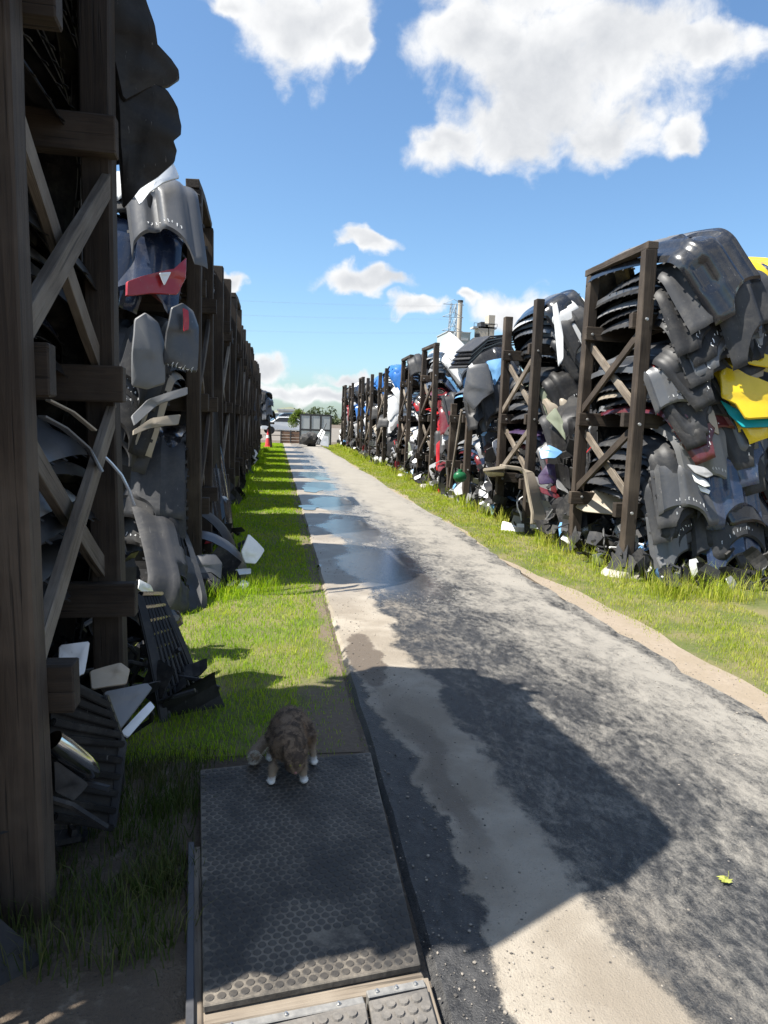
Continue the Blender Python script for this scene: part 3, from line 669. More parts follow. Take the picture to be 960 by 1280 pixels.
def strip(name, colour, pts, w, h, label=None, cat='trim strip', parent=None, mat=None):
    """bent bar of rectangular section through world points"""
    V, Fc = [], []; pts = [Vector(p) for p in pts]; org = pts[0].copy()
    for i, p in enumerate(pts):
        t_ = (pts[min(i+1, len(pts)-1)]-pts[max(i-1, 0)]).normalized(); a = t_.cross(Vector((0, 0, 1))).normalized(); b_ = a.cross(t_)
        for k, l in ((-1, -1), (1, -1), (1, 1), (-1, 1)): V.append(p+a*k*w/2+b_*l*h/2-org)
    for i in range(len(pts)-1):
        for k in range(4): Fc.append((i*4+k, i*4+(k+1) % 4, (i+1)*4+(k+1) % 4, (i+1)*4+k))
    Fc += [(0, 1, 2, 3), tuple(len(V)-4+k for k in (3, 2, 1, 0))]
    bm = bmesh.new(); vs = [bm.verts.new(v) for v in V]
    for f in Fc: bm.faces.new([vs[i] for i in f])
    bmesh.ops.recalc_face_normals(bm, faces=bm.faces)
    bmesh.ops.bevel(bm, geom=[e for e in bm.edges], offset=min(w, h)*0.2, segments=2, affect='EDGES')
    o = bmobj(name, bm, mat or PAINT[colour], None, True); o.location = org
    if parent is not None: o.parent = parent; o.location = org-parent.location
    elif label: tag(o, label, cat)
    return o
NL = (0.75, -0.62, 0.25)      # faces of pieces that lean out of the left racks
NR = (-0.25, -0.9, 0.35)      # faces of pieces hanging in the gaps on the right
SP = shell_piece
# --- left, by the near rack
SP('trim_panel', 'white', [(74, 806), (112, 802), (106, 842), (90, 850), (72, 838)], 2.9, (0.4, -0.8, 0.5), 0.01, label='small white trim panel between the two posts of the nearest left rack', cat='panel')
SP('trim_panel', 'beige', [(112, 838), (150, 830), (162, 838), (158, 856), (114, 862)], 3.0, (0.3, -0.7, 0.6), 0.015, label='beige rounded trim piece beside the white panel in the nearest left rack', cat='panel')
SP('trim_panel', 'light grey', [(128, 866), (184, 856), (190, 862), (150, 912), (140, 890)], 3.05, (0.35, -0.5, 0.8), 0.01, label='light grey plate with dark edge lying below the nearest left rack', cat='panel')
SP('trim_panel', 'white', [(150, 916), (188, 876), (194, 884), (160, 922)], 3.15, (0.35, -0.5, 0.8), 0.006, label='thin white strip under the light grey plate at the nearest left rack', cat='panel')
strip('trim_strip', 'silver', [at(128, 568, 3.3), at(140, 580, 3.3), at(152, 594, 3.3), at(161, 612, 3.3), at(168, 632, 3.3)], 0.03, 0.008, 'pale curved trim strip sticking out of the nearest left rack', 'trim strip')
strip('trim_strip', 'light grey', [at(52, 520, 2.9), at(80, 535, 3.0), at(110, 560, 3.1), at(128, 590, 3.1)], 0.04, 0.008, 'light grey curved strip inside the nearest left rack behind the braces', 'trim strip')
strip('trim_strip', 'beige', [at(60, 500, 3.0), at(90, 515, 3.1), at(118, 538, 3.2)], 0.03, 0.008, 'narrow beige strip inside the nearest left rack near the middle arm', 'trim strip')
# ribbed undertray leaning in the near rack
tr = empty('ribbed_undertray', gnd(110, 1045)); tag(tr, 'black ribbed undertray leaning out of the nearest left rack', 'undertray')
c0 = at(66, 838, 2.55); c1 = at(130, 870, 2.75); c2 = at(152, 930, 2.75); c3 = at(138, 1035, 2.62); c4 = at(66, 1030, 2.42)
def quadpt(u, v):
    a = c0.lerp(c1, u) if u < 1 else c1; top = c0.lerp(c1, u); mid = at(62, 930, 2.48).lerp(c2, u); bot = c4.lerp(c3, u)
    return top.lerp(mid, v*2) if v < 0.5 else mid.lerp(bot, v*2-1)
V = []; Fc = []
for j in range(25):
    for i in range(9):
        p = quadpt(i/8, j/24); V.append(p-tr.location)
Fc = [(j*9+i, j*9+i+1, (j+1)*9+i+1, (j+1)*9+i) for j in range(24) for i in range(8)]
nn = Vector((0.62, -0.72, 0.3)).normalized(); nv = len(V)
V2 = V+[v-nn*0.012 for v in V]; Fb = Fc+[tuple(x+nv for x in f[::-1]) for f in Fc]
obj('tray_sheet', pyd('tray_sheet', V2, Fb, (INNER,)), tr)
for j in range(10):
    v = 0.05+j*0.1
    pts = [quadpt(i/8, min(1, v+0.05*i/8))+nn*0.014 for i in range(9)]
    strip('rib', 'matte black', pts, 0.022, 0.024, parent=tr)
strip('edge_frame', 'charcoal grey', [quadpt(1, j/12)+nn*0.01 for j in range(13)], 0.03, 0.02, parent=tr)
# chrome-topped step
cs = empty('chrome_step', gnd(100, 1010)); tag(cs, 'chrome step bar with perforated grey underside leaning in the nearest left rack', 'step bar')
a, b_ = at(66, 925, 2.38), at(120, 968, 2.5)
V, Fc = sweep([a.lerp(b_, k/6) for k in range(7)], [0.034, 0.038, 0.039, 0.039, 0.038, 0.035, 0.018], 14)
obj('chrome_bar', pyd('chrome_bar', [Vector(v)-cs.location for v in V], Fc, (CHROME,), True, None, 50), cs)
SP('perforated_plate', 'charcoal grey', [(66, 948), (112, 980), (92, 1002), (68, 990)], 2.40, (0.6, -0.75, 0.2), 0.006, parent=cs)
# perforated black grille panel leaning onto the grass
gp = empty('radiator_grille', gnd(205, 905)); tag(gp, 'long black lattice grille panel leaning out from the nearest left rack onto the grass', 'grille panel')
q0, q1, q2, q3 = at(172, 742, 3.95), at(198, 742, 4.25), at(252, 872, 4.1), at(205, 905, 3.72)
for k in range(9):
    u = k/8; strip('slat', 'matte black', [q0.lerp(q1, u).lerp(q3.lerp(q2, u), w/6)+nn*0.02*math.sin(w/6*PI) for w in range(7)], 0.022 if 0 < k < 8 else 0.05, 0.03, parent=gp)
for k in range(10):
    w = k/9; strip('slat', 'glossy black', [q0.lerp(q3, w)+nn*0.012, q0.lerp(q3, w).lerp(q1.lerp(q2, w), 0.5)+nn*0.016, q1.lerp(q2, w)+nn*0.012], 0.025 if 0 < k < 9 else 0.05, 0.02, parent=gp)
SP('headlamp_shell', 'glossy black', [(204, 762), (222, 764), (226, 780), (214, 788), (202, 782)], 4.4, NL, 0.04, label='small black lamp shell on top of the leaning lattice grille panel', cat='lamp shell')
# --- left, by the second rack
SP('end_cap', 'light grey', [(163, 402), (176, 394), (196, 404), (202, 430), (202, 482), (182, 488), (166, 482), (161, 440)], 6.4, (0.55, -0.8, 0.2), 0.09, label='light grey bumper end hanging left of the red-striped one', cat='bumper end')
ec = SP('end_cap', 'mid grey', [(208, 388), (222, 382), (238, 390), (244, 410), (243, 468), (222, 462), (204, 454), (204, 414)], 6.5, (0.55, -0.8, 0.2), 0.09, label='grey bumper end with red upright reflector hanging on the second left rack', cat='bumper end')
SP('reflector', 'red', [(228, 385), (235, 388), (236, 412), (230, 414)], 6.38, (0.55, -0.8, 0.2), 0.008, parent=ec)
def letters(parent, x0, y0, x1, y1, Y, nrm, n=7, col='white', h=4.0, seed=1):
    """rows of small hand-painted stock marks, each a short stroke"""
    rg = random.Random(seed)
    for k in range(n):
        f = (k+0.15)/n; px = x0+(x1-x0)*f; py = y0+(y1-y0)*f
        w = (x1-x0)/n*0.55
        a_ = at(px, py+rg.uniform(-1, 1), Y); b2 = at(px+w, py-h*rg.choice((0.2, 0.8, 1.0)), Y); c2_ = at(px+w*0.5, py+h*0.4, Y)
        strip('painted_mark', col, [a_, b2, c2_], 0.006, 0.006, parent=parent)
letters(ec, 208, 456, 242, 465, 6.38, None, 7, 'white', 4, 3)
rd = SP('bumper_skin', 'red', [(158, 352), (176, 346), (224, 336), (232, 322), (230, 350), (220, 370), (188, 368), (158, 370)], 6.35, (0.5, -0.85, 0.15), 0.05, label='red bumper skin with white triangles high on the second left rack', cat='bumper')
SP('painted_triangle', 'white', [(199, 341), (214, 340), (206, 357)], 6.28, (0.5, -0.85, 0.15), 0.002, parent=rd)
SP('painted_triangle', 'white', [(183, 366), (187, 357), (190, 367)], 6.28, (0.5, -0.85, 0.15), 0.002, parent=rd)
SP('bumper_skin', 'white', [(166, 240), (186, 222), (212, 205), (224, 224), (200, 236), (184, 246), (174, 258)], 6.5, (0.45, -0.7, 0.5), 0.05, label='white bumper skin crowning the stack of the second left rack', cat='bumper')
SP('bumper_skin', 'light grey', [(164, 520), (184, 500), (234, 484), (234, 494), (190, 510), (168, 532)], 6.5, (0.4, -0.85, 0.3), 0.03, label='pale curved bumper lip on the middle shelf of the second left rack', cat='bumper')
SP('bumper_skin', 'beige', [(166, 538), (188, 524), (226, 518), (222, 532), (186, 536), (166, 544)], 6.45, (0.4, -0.85, 0.3), 0.03, label='beige bumper lip just under the pale one on the second left rack', cat='bumper')
def arch_liner(label, pa, pb, rise, width, colour, wdir):
    """half-hoop wheel arch between two ground points"""
    pa, pb = Vector(pa), Vector(pb); wd = Vector(wdir).normalized(); V = []; Fc = []; m = 15
    for i in range(m):
        a_ = PI*i/(m-1); p = pa.lerp(pb, 0.5-0.5*math.cos(a_))+Vector((0, 0, rise*math.sin(a_)**0.8))
        for k in range(5): V.append(p+wd*width*(k/4-0.5)+Vector((0, 0, -0.05*abs(k/4-0.5)*2)))
    Fc = [(i*5+k, i*5+k+1, (i+1)*5+k+1, (i+1)*5+k) for i in range(m-1) for k in range(4)]
    org = pa.copy(); n = len(V); c = (pa+pb)/2
    V2 = V+[v+(c-v).normalized()*0.01 for v in V]
    Fall = Fc+[tuple(x+n for x in f[::-1]) for f in Fc]
    for i in range(m-1):
        for k in (0, 4): Fall.append((i*5+k, (i+1)*5+k, (i+1)*5+k+n, i*5+k+n))
    me = pyd('wheel_arch_liner', [v-org for v in V2], Fall, (PAINT[colour], INNER), True, [0]*len(Fc)+[1]*(len(Fall)-len(Fc)), 50)
    bm = bmesh.new(); bm.from_mesh(me); bmesh.ops.recalc_face_normals(bm, faces=bm.faces); bm.to_mesh(me); bm.free()
    o = obj('wheel_arch_liner', me); o.location = org; tag(o, label, 'arch liner'); return o
arch_liner('grey hoop-shaped wheel arch lying on the grass by the second left rack', (-1.0, 7.3, 0.15), (-0.28, 7.15, 0.0), 0.38, 0.30, 'mid grey', (0.2, 1, 0))
arch_liner('charcoal hoop-shaped wheel arch behind the grey one by the second left rack', (-1.05, 7.9, 0.4), (-0.42, 7.7, 0.10), 0.36, 0.30, 'charcoal grey', (0.2, 1, 0))
SP('end_cap', 'white', [(300, 690), (308, 668), (330, 688), (318, 706), (306, 704)], 7.05, (0.5, -0.75, 0.4), 0.03, label='small white end cap leaning at the foot of the second left rack', cat='bumper end')
SP('end_cap', 'mid grey', [(228, 712), (244, 696), (268, 695), (277, 706), (276, 726), (262, 718), (232, 722)], 6.6, (0.3, -0.75, 0.55), 0.05, label='grey rounded cap standing on the grass before the hoop arches', cat='bumper end')
SP('end_cap', 'charcoal grey', [(228, 718), (262, 716), (276, 728), (270, 738), (258, 726), (232, 728)], 6.5, (0.3, -0.75, 0.55), 0.02, label='charcoal lip right under the grey rounded cap on the grass', cat='bumper end')
strip('trim_strip', 'beige', [at(258, 726, 6.5), at(260, 740, 6.42), at(261, 758, 6.36)], 0.025, 0.02, 'short pale strut standing in the grass under the grey cap')
SP('bumper_skin', 'silver', [(198, 738), (226, 726), (232, 736), (208, 752)], 6.2, (0.3, -0.6, 0.7), 0.04, label='silver curved skin lying low behind the nearest left rack', cat='bumper')
SP('fender', 'white', [(173, 724), (186, 732), (192, 742), (182, 744), (172, 736)], 5.6, NL, 0.02, label='white torn corner low between the first two left racks', cat='panel')
SP('trim_panel', 'white', [(276, 728), (290, 726), (296, 734), (282, 736)], 6.9, (0.2, -0.4, 0.9), 0.01, label='white scrap flat on the grass beside the grey cap', cat='scrap')
SP('trim_panel', 'silver', [(290, 742), (302, 726), (312, 730), (306, 740)], 6.7, (0.3, -0.5, 0.8), 0.02, label='silver scrap on the grass right of the grey cap', cat='scrap')
SP('trim_panel', 'white', [(294, 712), (314, 711), (314, 717), (296, 718)], 7.0, (0.2, -0.4, 0.9), 0.004, label='thin white bar on the grass under the white end cap', cat='scrap')
# black bumpers and skins thrown over the top of the near rack, reaching out past its posts
for k, (vi, cl_, x_, y_, z_, ry_, rz_) in enumerate([(12, 'matte black', -1.14, 3.0, 3.50, 0.02, 0.06), (9, 'charcoal grey', -1.20, 3.0, 3.58, 0.05, -0.10), (14, 'matte black', -1.16, 2.95, 3.66, 0.15, 0.12)]):
    bumper(vi, cl_, Matrix.Translation((x_, y_, z_)) @ Euler((0.03*math.sin(k*2.3), ry_, PI+rz_)).to_matrix().to_4x4() @ Matrix.Scale(1.05, 4),
           f'{["lowest", "middle", "topmost"][k]} of three dark bumpers heaped on the top of the nearest left rack', 'bumpers heaped on top of the nearest left rack')
for ol, Y, bl, lab in [
        ([(112, -90), (150, -80), (166, -20), (182, 36), (190, 74), (206, 78), (217, 92), (219, 103), (206, 112), (180, 114), (150, 130), (130, 40)], 3.75, 0.06, 'black bumper skin with hooked corner on top of the nearest left rack'),
        ([(140, 90), (178, 106), (198, 116), (212, 138), (218, 160), (216, 172), (206, 180), (212, 192), (209, 206), (190, 224), (168, 238), (152, 262), (146, 190)], 3.85, 0.07, 'black bumper wing hanging below the hooked one at the nearest left rack'),
        ([(70, 20), (100, 0), (128, 30), (150, 120), (150, 200), (120, 150), (92, 90)], 4.05, 0.06, 'black fender skin behind the far post of the nearest left rack')]:
    SP('bumper_skin', 'matte black', ol, Y, (0.55, -0.8, -0.1), bl, label=lab, cat='bumper', thick=0.012, crease=0.006)
# --- right: nearest rack
yb = SP('bumper_skin', 'yellow', [(897, 470), (905, 455), (930, 472), (962, 484), (985, 470), (985, 524), (930, 526), (918, 508), (900, 498)], 7.0, (-0.2, -0.9, 0.35), 0.07, label='bright yellow bumper skin with teal lip in the nearest right rack', cat='bumper')
SP('upper_band', 'yellow', [(902, 430), (930, 436), (985, 452), (985, 464), (940, 456), (904, 440)], 7.0, (-0.2, -0.8, 0.5), 0.02, parent=yb)
SP('lip', 'teal', [(900, 500), (918, 512), (930, 528), (985, 526), (985, 533), (928, 535), (912, 518)], 6.98, (-0.2, -0.9, 0.35), 0.01, parent=yb)
SP('grille', 'charcoal grey', [(918, 462), (940, 460), (985, 472), (985, 482), (955, 483), (930, 470)], 7.1, (-0.2, -0.9, 0.35), 0.0, parent=yb)
SP('bumper_skin', 'beige', [(843, 508), (890, 512), (900, 544), (874, 532), (846, 531)], 7.15, (-0.15, -0.95, 0.25), 0.03, label='beige bumper lip on the middle shelf of the nearest right rack', cat='bumper')
SP('bumper_skin', 'dark red', [(848, 541), (880, 546), (900, 564), (894, 570), (872, 554), (850, 550)], 7.15, (-0.15, -0.95, 0.25), 0.02, label='dark red lip under the beige one in the nearest right rack', cat='bumper')
SP('bumper_skin', 'light grey', [(858, 580), (880, 586), (892, 594), (884, 598), (868, 592)], 6.95, (-0.2, -0.8, 0.55), 0.02, label='upper of three pale lips low in the nearest right rack', cat='bumper')
SP('bumper_skin', 'white', [(864, 590), (882, 602), (888, 608), (880, 610), (868, 602)], 6.95, (-0.2, -0.8, 0.55), 0.02, label='middle of three pale lips low in the nearest right rack', cat='bumper')
SP('bumper_skin', 'white', [(872, 606), (888, 614), (886, 618), (876, 614)], 6.95, (-0.2, -0.8, 0.55), 0.01, label='lowest of three pale lips low in the nearest right rack', cat='bumper')
SP('fender', 'beige', [(716, 632), (742, 612), (786, 626), (786, 646), (730, 640)], 8.6, (-0.5, -0.7, 0.45), 0.03, label='dusty beige panel inside the foot of the nearest right rack', cat='panel')
def BPL(vi, colour, loc, rot, label, sc=1.0):
    return bumper(vi, colour, Matrix.Translation(loc) @ Euler(rot).to_matrix().to_4x4() @ Matrix.Scale(sc, 4), label)
BPL(0, 'glossy black', (4.15, 8.0, 3.63), (0.06, -0.55, 0.06), 'large glossy black bumper with vents draped over the top of the nearest right rack', 1.08)
BPL(9, 'yellow', (5.25, 8.1, 3.44), (0.0, -0.25, 0.05), 'yellow bumper cover at the very top right of the nearest right rack', 1.05)
BPL(11, 'charcoal grey', (4.66, 8.0, 3.30), (0.04, -0.30, 0.0), 'charcoal bumper cover behind the glossy black one on the nearest right rack', 1.12)
# bumpers standing on end and leaning out between the left racks
BPL(12, 'glossy black', (-0.72, 9.25, 0.80), (PI/2-0.25, 0.15, 1.2), 'glossy black bumper standing on end between second and third left racks')
BPL(10, 'matte black', (-0.85, 9.0, 1.0), (PI/2+0.1, -0.2, 1.0), 'matte black bumper standing on end behind the glossy one')
BPL(4, 'charcoal grey', (-0.95, 6.55, 0.55), (0.5, 0.5, 0.6), 'charcoal bumper slumped at the foot of the second left rack')
BPL(14, 'matte black', (-1.0, 12.35, 0.75), (PI/2-0.15, 0.2, 1.1), 'matte black bumper standing on end between third and fourth left racks')
BPL(2, 'matte black', (4.35, 9.75, 0.9), (PI/2+0.2, -0.2, -0.7), 'matte black bumper standing on end between first and second right racks')
BPL(15, 'charcoal grey', (4.45, 13.2, 1.0), (PI/2-0.1, 0.2, -0.8), 'charcoal bumper standing on end between second and third right racks')
BPL(1, 'mid grey', (4.3, 16.6, 1.0), (PI/2+0.1, 0.1, -0.6), 'mid grey bumper standing on end between third and fourth right racks')
# --- right: second rack
strip('fender_flare', 'beige', [gnd(618, 622)+Vector((0.02, -0.1, 0.42)), at(617, 588, 10.0), at(628, 583, 10.0), at(650, 586, 10.0), at(661, 592, 9.95), at(667, 615, 9.85), at(672, 640, 9.8), at(674, 655, 9.75)], 0.30, 0.05, 'dusty grey-beige bent fender flare leaning on the second right rack', 'fender flare')
SP('bumper_skin', 'white', [(690, 384), (696, 378), (704, 420), (704, 450), (698, 458), (694, 420)], 9.9, NR, 0.03, label='white upright trim hanging at the second right rack', cat='trim strip')
SP('bumper_skin', 'sage green', [(682, 522), (694, 510), (706, 532), (707, 552), (698, 540)], 9.9, NR, 0.04, label='sage green bumper lip hanging in the gap before the second right rack', cat='bumper')
SP('bumper_skin', 'pale blue', [(674, 562), (686, 558), (704, 566), (694, 574), (676, 574)], 9.8, (-0.3, -0.7, 0.6), 0.03, label='bright pale blue plastic piece in the gap before the second right rack', cat='panel')
SP('bumper_skin', 'purple', [(672, 596), (684, 580), (698, 584), (700, 606), (674, 606)], 9.9, NR, 0.06, label='purple bumper skin low in the gap before the second right rack', cat='bumper')
SP('bumper_skin', 'dark red', [(674, 608), (698, 618), (702, 626), (676, 616)], 9.8, NR, 0.02, label='dark red strip under the purple skin before the second right rack', cat='bumper')
SP('panel_scrap', 'white', [(628, 652), (648, 660), (646, 668), (626, 662)], 10.6, (-0.2, -0.5, 0.85), 0.02, label='white scrap on the grass at the foot of the second right rack', cat='scrap')
SP('panel_scrap', 'light grey', [(672, 650), (684, 652), (694, 662), (682, 662)], 9.9, (-0.2, -0.5, 0.85), 0.02, label='light grey scrap on the grass between first and second right racks', cat='scrap')
# --- right: third rack and beyond
SP('bumper_skin', 'mid grey', [(585, 458), (610, 454), (618, 490), (604, 500), (592, 514), (578, 496), (582, 476)], 13.9, (-0.35, -0.9, 0.2), 0.05, label='pointed dusty grey bumper wing hanging at the short-post rack', cat='bumper')
SP('bumper_skin', 'pale blue', [(606, 452), (630, 448), (632, 458), (618, 484), (614, 466)], 14.0, (-0.35, -0.9, 0.2), 0.05, label='pale blue bumper skin beside the pointed grey wing', cat='bumper')
for k in range(5):
    strip('grille_strip', 'glossy black' if k % 2 else 'charcoal grey', [at(572+2*k, 460-5*k, 14.2), at(590+3*k, 442-5*k, 14.4), at(612+2*k, 432-3*k, 14.6), at(634, 432-3*k, 14.8)], 0.5, 0.03, f'{ORD[4-k]} of the black lattice strips piled above the short-post rack' if k < 4 else 'topmost of the black lattice strips piled above the short-post rack', 'grille')
SP('bumper_skin', 'white', [(552, 428), (562, 416), (582, 434), (586, 446), (570, 458), (556, 444)], 17.2, (-0.3, -0.85, 0.4), 0.10, label='white boxy bumper skin on top between third and fourth right racks', cat='bumper')
SP('bumper_skin', 'red', [(545, 556), (550, 550), (549, 588), (545, 588)], 16.6, NR, 0.02, label='red upright trim beside the fourth right rack', cat='trim strip')
SP('bumper_skin', 'dark red', [(546, 582), (556, 576), (566, 578), (564, 584), (548, 590)], 16.4, NR, 0.04, label='dark red curved lip low beside the fourth right rack', cat='bumper')
SP('bumper_skin', 'yellow', [(552, 594), (560, 586), (562, 590), (556, 598)], 16.2, NR, 0.02, label='small yellow lip low beside the fourth right rack', cat='panel')
gb = bmesh.new(); bmesh.ops.create_icosphere(gb, subdivisions=2, radius=0.14, matrix=Matrix.Diagonal((1, 0.7, 0.85, 1)))
bm_tube(gb, (0, 0, 0.09), (0, 0, 0.15), 0.05, 0.045)
o = bmobj('washer_bottle', gb, PAINT['green'], None, True); o.location = at(575, 596, 14.0); tag(o, 'round green plastic bottle between the two short posts', 'bottle')
SP('panel_scrap', 'light grey', [(566, 612), (580, 603), (596, 606), (592, 618), (570, 620)], 14.4, (-0.3, -0.6, 0.7), 0.05, label='light grey shell on the grass by the short posts', cat='scrap')
SP('panel_scrap', 'white', [(592, 620), (604, 614), (612, 618), (602, 628), (594, 626)], 14.0, (-0.3, -0.6, 0.7), 0.03, label='white shell on the grass right of the short posts', cat='scrap')
SP('panel_scrap', 'pale blue', [(598, 612), (608, 604), (612, 608), (604, 618)], 14.2, (-0.3, -0.6, 0.7), 0.03, label='pale blue scrap above the white shell by the short posts', cat='scrap')
SP('panel_scrap', 'white', [(596, 634), (614, 628), (620, 632), (604, 638)], 13.2, (-0.2, -0.5, 0.8), 0.02, label='white flat scrap nearest the path by the short posts', cat='scrap')
SP('bumper_skin', 'silver', [(594, 570), (614, 568), (616, 576), (596, 578)], 14.3, NR, 0.03, label='silver lip above the scraps behind the short posts', cat='scrap')

# ------------------------------------------------------------------ scraps under and between the racks
def scrap_mesh(name, spots, n, seed, mats, weights):
    rg = random.Random(seed); V, Fc, I = [], [], []
    for k in range(n):
        x0, x1, y0, y1, h, sz = rg.choice(spots)
        x = rg.uniform(x0, x1); y = rg.uniform(y0, y1); u = 1-abs((x-x0)/(x1-x0)*2-1)*0.6
        c = Vector((x, y, rg.random()**1.4*h*u+0.03)); s = rg.uniform(0.5, 1.3)*sz
        R = Euler((rg.uniform(0, 6.3), rg.uniform(0, 6.3), rg.uniform(0, 6.3))).to_matrix()
        b0 = len(V); ty = rg.random(); mi = rg.choices(range(len(mats)), weights)[0]
        if ty < 0.55:       # curved shard with two skins
            bend = rg.uniform(-1.6, 1.6); a_ = rg.uniform(0.4, 1.0); na, nb_ = 5, 3
            for l in (0, 0.008):
                for i in range(na):
                    for q in range(nb_):
                        w = (q/2-0.5)*a_*(1-0.5*rg.random()*(i in (0, 4)))
                        V.append(c+R @ (Vector(((i/4-0.5), w, bend*((i/4-0.5)**2)*0.6))*s+Vector((0, 0, l))))
            for l in (0, 15):
                for i in range(na-1):
                    for q in range(nb_-1): Fc.append(tuple(b0+l+x_ for x_ in (i*3+q, i*3+q+1, i*3+q+4, i*3+q+3))); I.append(mi)
            for i in range(na-1):
                for q in (0, 2): Fc.append((b0+i*3+q, b0+i*3+3+q, b0+i*3+18+q, b0+i*3+15+q)); I.append(mi)
        elif ty < 0.8:      # ribbed housing / bracket
            for (bx0, by0, bz0, sx, sy, sz_) in ((0, 0, 0, 0.7, 0.35, 0.12), (0.2, 0, 0.1, 0.12, 0.3, 0.22), (-0.2, 0.05, 0.1, 0.10, 0.22, 0.2)):
                b1 = len(V)
                for dx in (-1, 1):
                    for dy in (-1, 1):
                        for dz_ in (-1, 1): V.append(c+R @ (Vector((bx0+dx*sx/2, by0+dy*sy/2, bz0+dz_*sz_/2))*s*0.7))
                for f_ in ((0, 1, 3, 2), (4, 6, 7, 5), (0, 4, 5, 1), (2, 3, 7, 6), (0, 2, 6, 4), (1, 5, 7, 3)): Fc.append(tuple(b1+q for q in f_)); I.append(mi)
        else:               # bent hose or rod
            p0 = Vector((-0.6, 0, 0)); pts = [c+R @ (Vector((q/5-0.5, 0.25*math.sin(q*0.7+k), 0.15*math.cos(q)))*s*1.4) for q in range(6)]
            v_, f_ = sweep(pts, [0.012]*6, 5); V += v_; Fc += [tuple(b0+q for q in f) for f in f_]; I += [mi]*len(f_)
    return pyd(name, V, Fc, mats, False, I)
mats_s = [INNER, PAINT['matte black'], PAINT['charcoal grey'], PAINT['light grey'], PAINT['white'], PAINT['silver'], PAINT['pale blue'], PAINT['red']]
sp_r = []
for y in RIGHT_Y: sp_r += [(RX-0.12, RX+1.4, y-0.75, y+0.8, 0.55, 0.30), (RX-0.12, RX+1.4, y+0.7, y+2.6, 0.95, 0.34), (RX+0.2, RX+1.6, y-1.0, y+2.6, 0.6, 0.3), (RX-0.05, RX+0.7, y+0.9, y+2.2, 1.7, 0.36)]
sp_r.append((RX-0.1, RX+2.2, 6.5, 7.4, 0.35, 0.26))
kind(tag(obj('plastic_scraps', scrap_mesh('plastic_scraps', sp_r, 4600, 3, mats_s, (5, 5, 4, 2.0, 1.3, 1.2, 0.35, 0.3))), 'broken black and grey plastic scraps heaped under the right racks', 'scraps'), 'stuff')
sp_l = []
for y in LEFT_Y: sp_l += [(LX-1.5, LX+0.05, y-0.75, y+0.8, 0.6, 0.30), (LX-1.5, LX+0.0, y+0.7, y+2.2, 0.7, 0.3), (LX-0.7, LX-0.05, y+0.8, y+2.0, 1.5, 0.36)]
sp_l += [(LX-1.0, LX+0.35, 3.4, 4.3, 0.35, 0.24), (LX-1.3, LX+0.4, 6.3, 7.4, 0.30, 0.24), (LX-1.3, LX+0.3, 8.6, 9.4, 0.4, 0.3), (LX-1.0, LX+0.1, 1.6, 3.4, 0.5, 0.26)]
kind(tag(obj('plastic_scraps', scrap_mesh('plastic_scraps', sp_l, 3000, 4, mats_s, (6, 6, 3, 0.7, 0.4, 0.5, 0.08, 0.08))), 'broken black plastic scraps heaped under the left racks', 'scraps'), 'stuff')
# concrete pads under the right posts
for i, y in enumerate(RIGHT_Y[:5]):
    if i == 2: continue
    bm = bmesh.new(); bmesh.ops.create_cone(bm, cap_ends=True, segments=14, radius1=0.24, radius2=0.20, depth=0.07)
    rg = random.Random(i)
    for v in bm.verts: v.co.x += rg.uniform(-0.02, 0.02); v.co.y += rg.uniform(-0.02, 0.02)
    o = bmobj('concrete_footing', bm, CONC); o.location = (RX-0.02, y-0.72, 0.03); tag(o, f'pale concrete footing under the near post of the {NTH[i]} right rack', 'footing', 'concrete footings')

# ------------------------------------------------------------------ rubber mats over the gutter, on a timber and steel edge
def rubber(name, col, dustcol, amount, rough=0.75):
    m, t, b = newmat(name); P = GEOP(t); n1 = NOISE(t, P, 4, 6, 0.65, 0.4); n2 = NOISE(t, P, 60, 4, 0.7)
    LK(t, MIXC(t, MATH(t, 'MULTIPLY', SSTEP(t, MATH(t, 'ADD', MATH(t, 'MULTIPLY', n1, 0.7), MATH(t, 'MULTIPLY', n2, 0.3)), 0.38, 0.66), amount), col, dustcol), b.inputs['Base Color'])
    setin(b, Roughness=rough); bump(t, b, n2, 0.3, 0.004); return m
RUB_BASE = rubber('rubber_mat_dusty', (0.048, 0.043, 0.037), (0.22, 0.19, 0.15), 0.95)
RUB_STUD = rubber('rubber_studs', (0.026, 0.024, 0.022), (0.095, 0.082, 0.066), 0.8, 0.62)
RUB_PALE = rubber('rubber_mat_pale', (0.10, 0.093, 0.085), (0.22, 0.20, 0.175), 0.9)
EDGEW = wood('bleached_board', (0.20, 0.165, 0.125), (0.09, 0.07, 0.052), (0.27, 0.23, 0.18))
MZ = 0.060
DULL = plain('dull_aluminium', (0.30, 0.29, 0.27), 0.6, 0.5, 0.4, 40)
def prism(name, quad, ztop, th, mat, parent=None, n=8):
    """thin slab with a four-cornered plan given in photo pixels at height ztop"""
    c = [gnd(px, py, ztop) for px, py in quad]; bm = bmesh.new()
    top = [bm.verts.new(p) for p in c]; bot = [bm.verts.new(p-Vector((0, 0, th))) for p in c]
    bm.faces.new(top); bm.faces.new(bot[::-1])
    for i in range(4): bm.faces.new((top[i], bot[i], bot[(i+1) % 4], top[(i+1) % 4]))
    bmesh.ops.recalc_face_normals(bm, faces=bm.faces)
    bmesh.ops.bevel(bm, geom=bm.edges[:], offset=min(0.003, th*0.25), segments=1, affect='EDGES')
    if parent is not None:
        for v in bm.verts: v.co -= parent.location
    return bmobj(name, bm, mat, parent), c
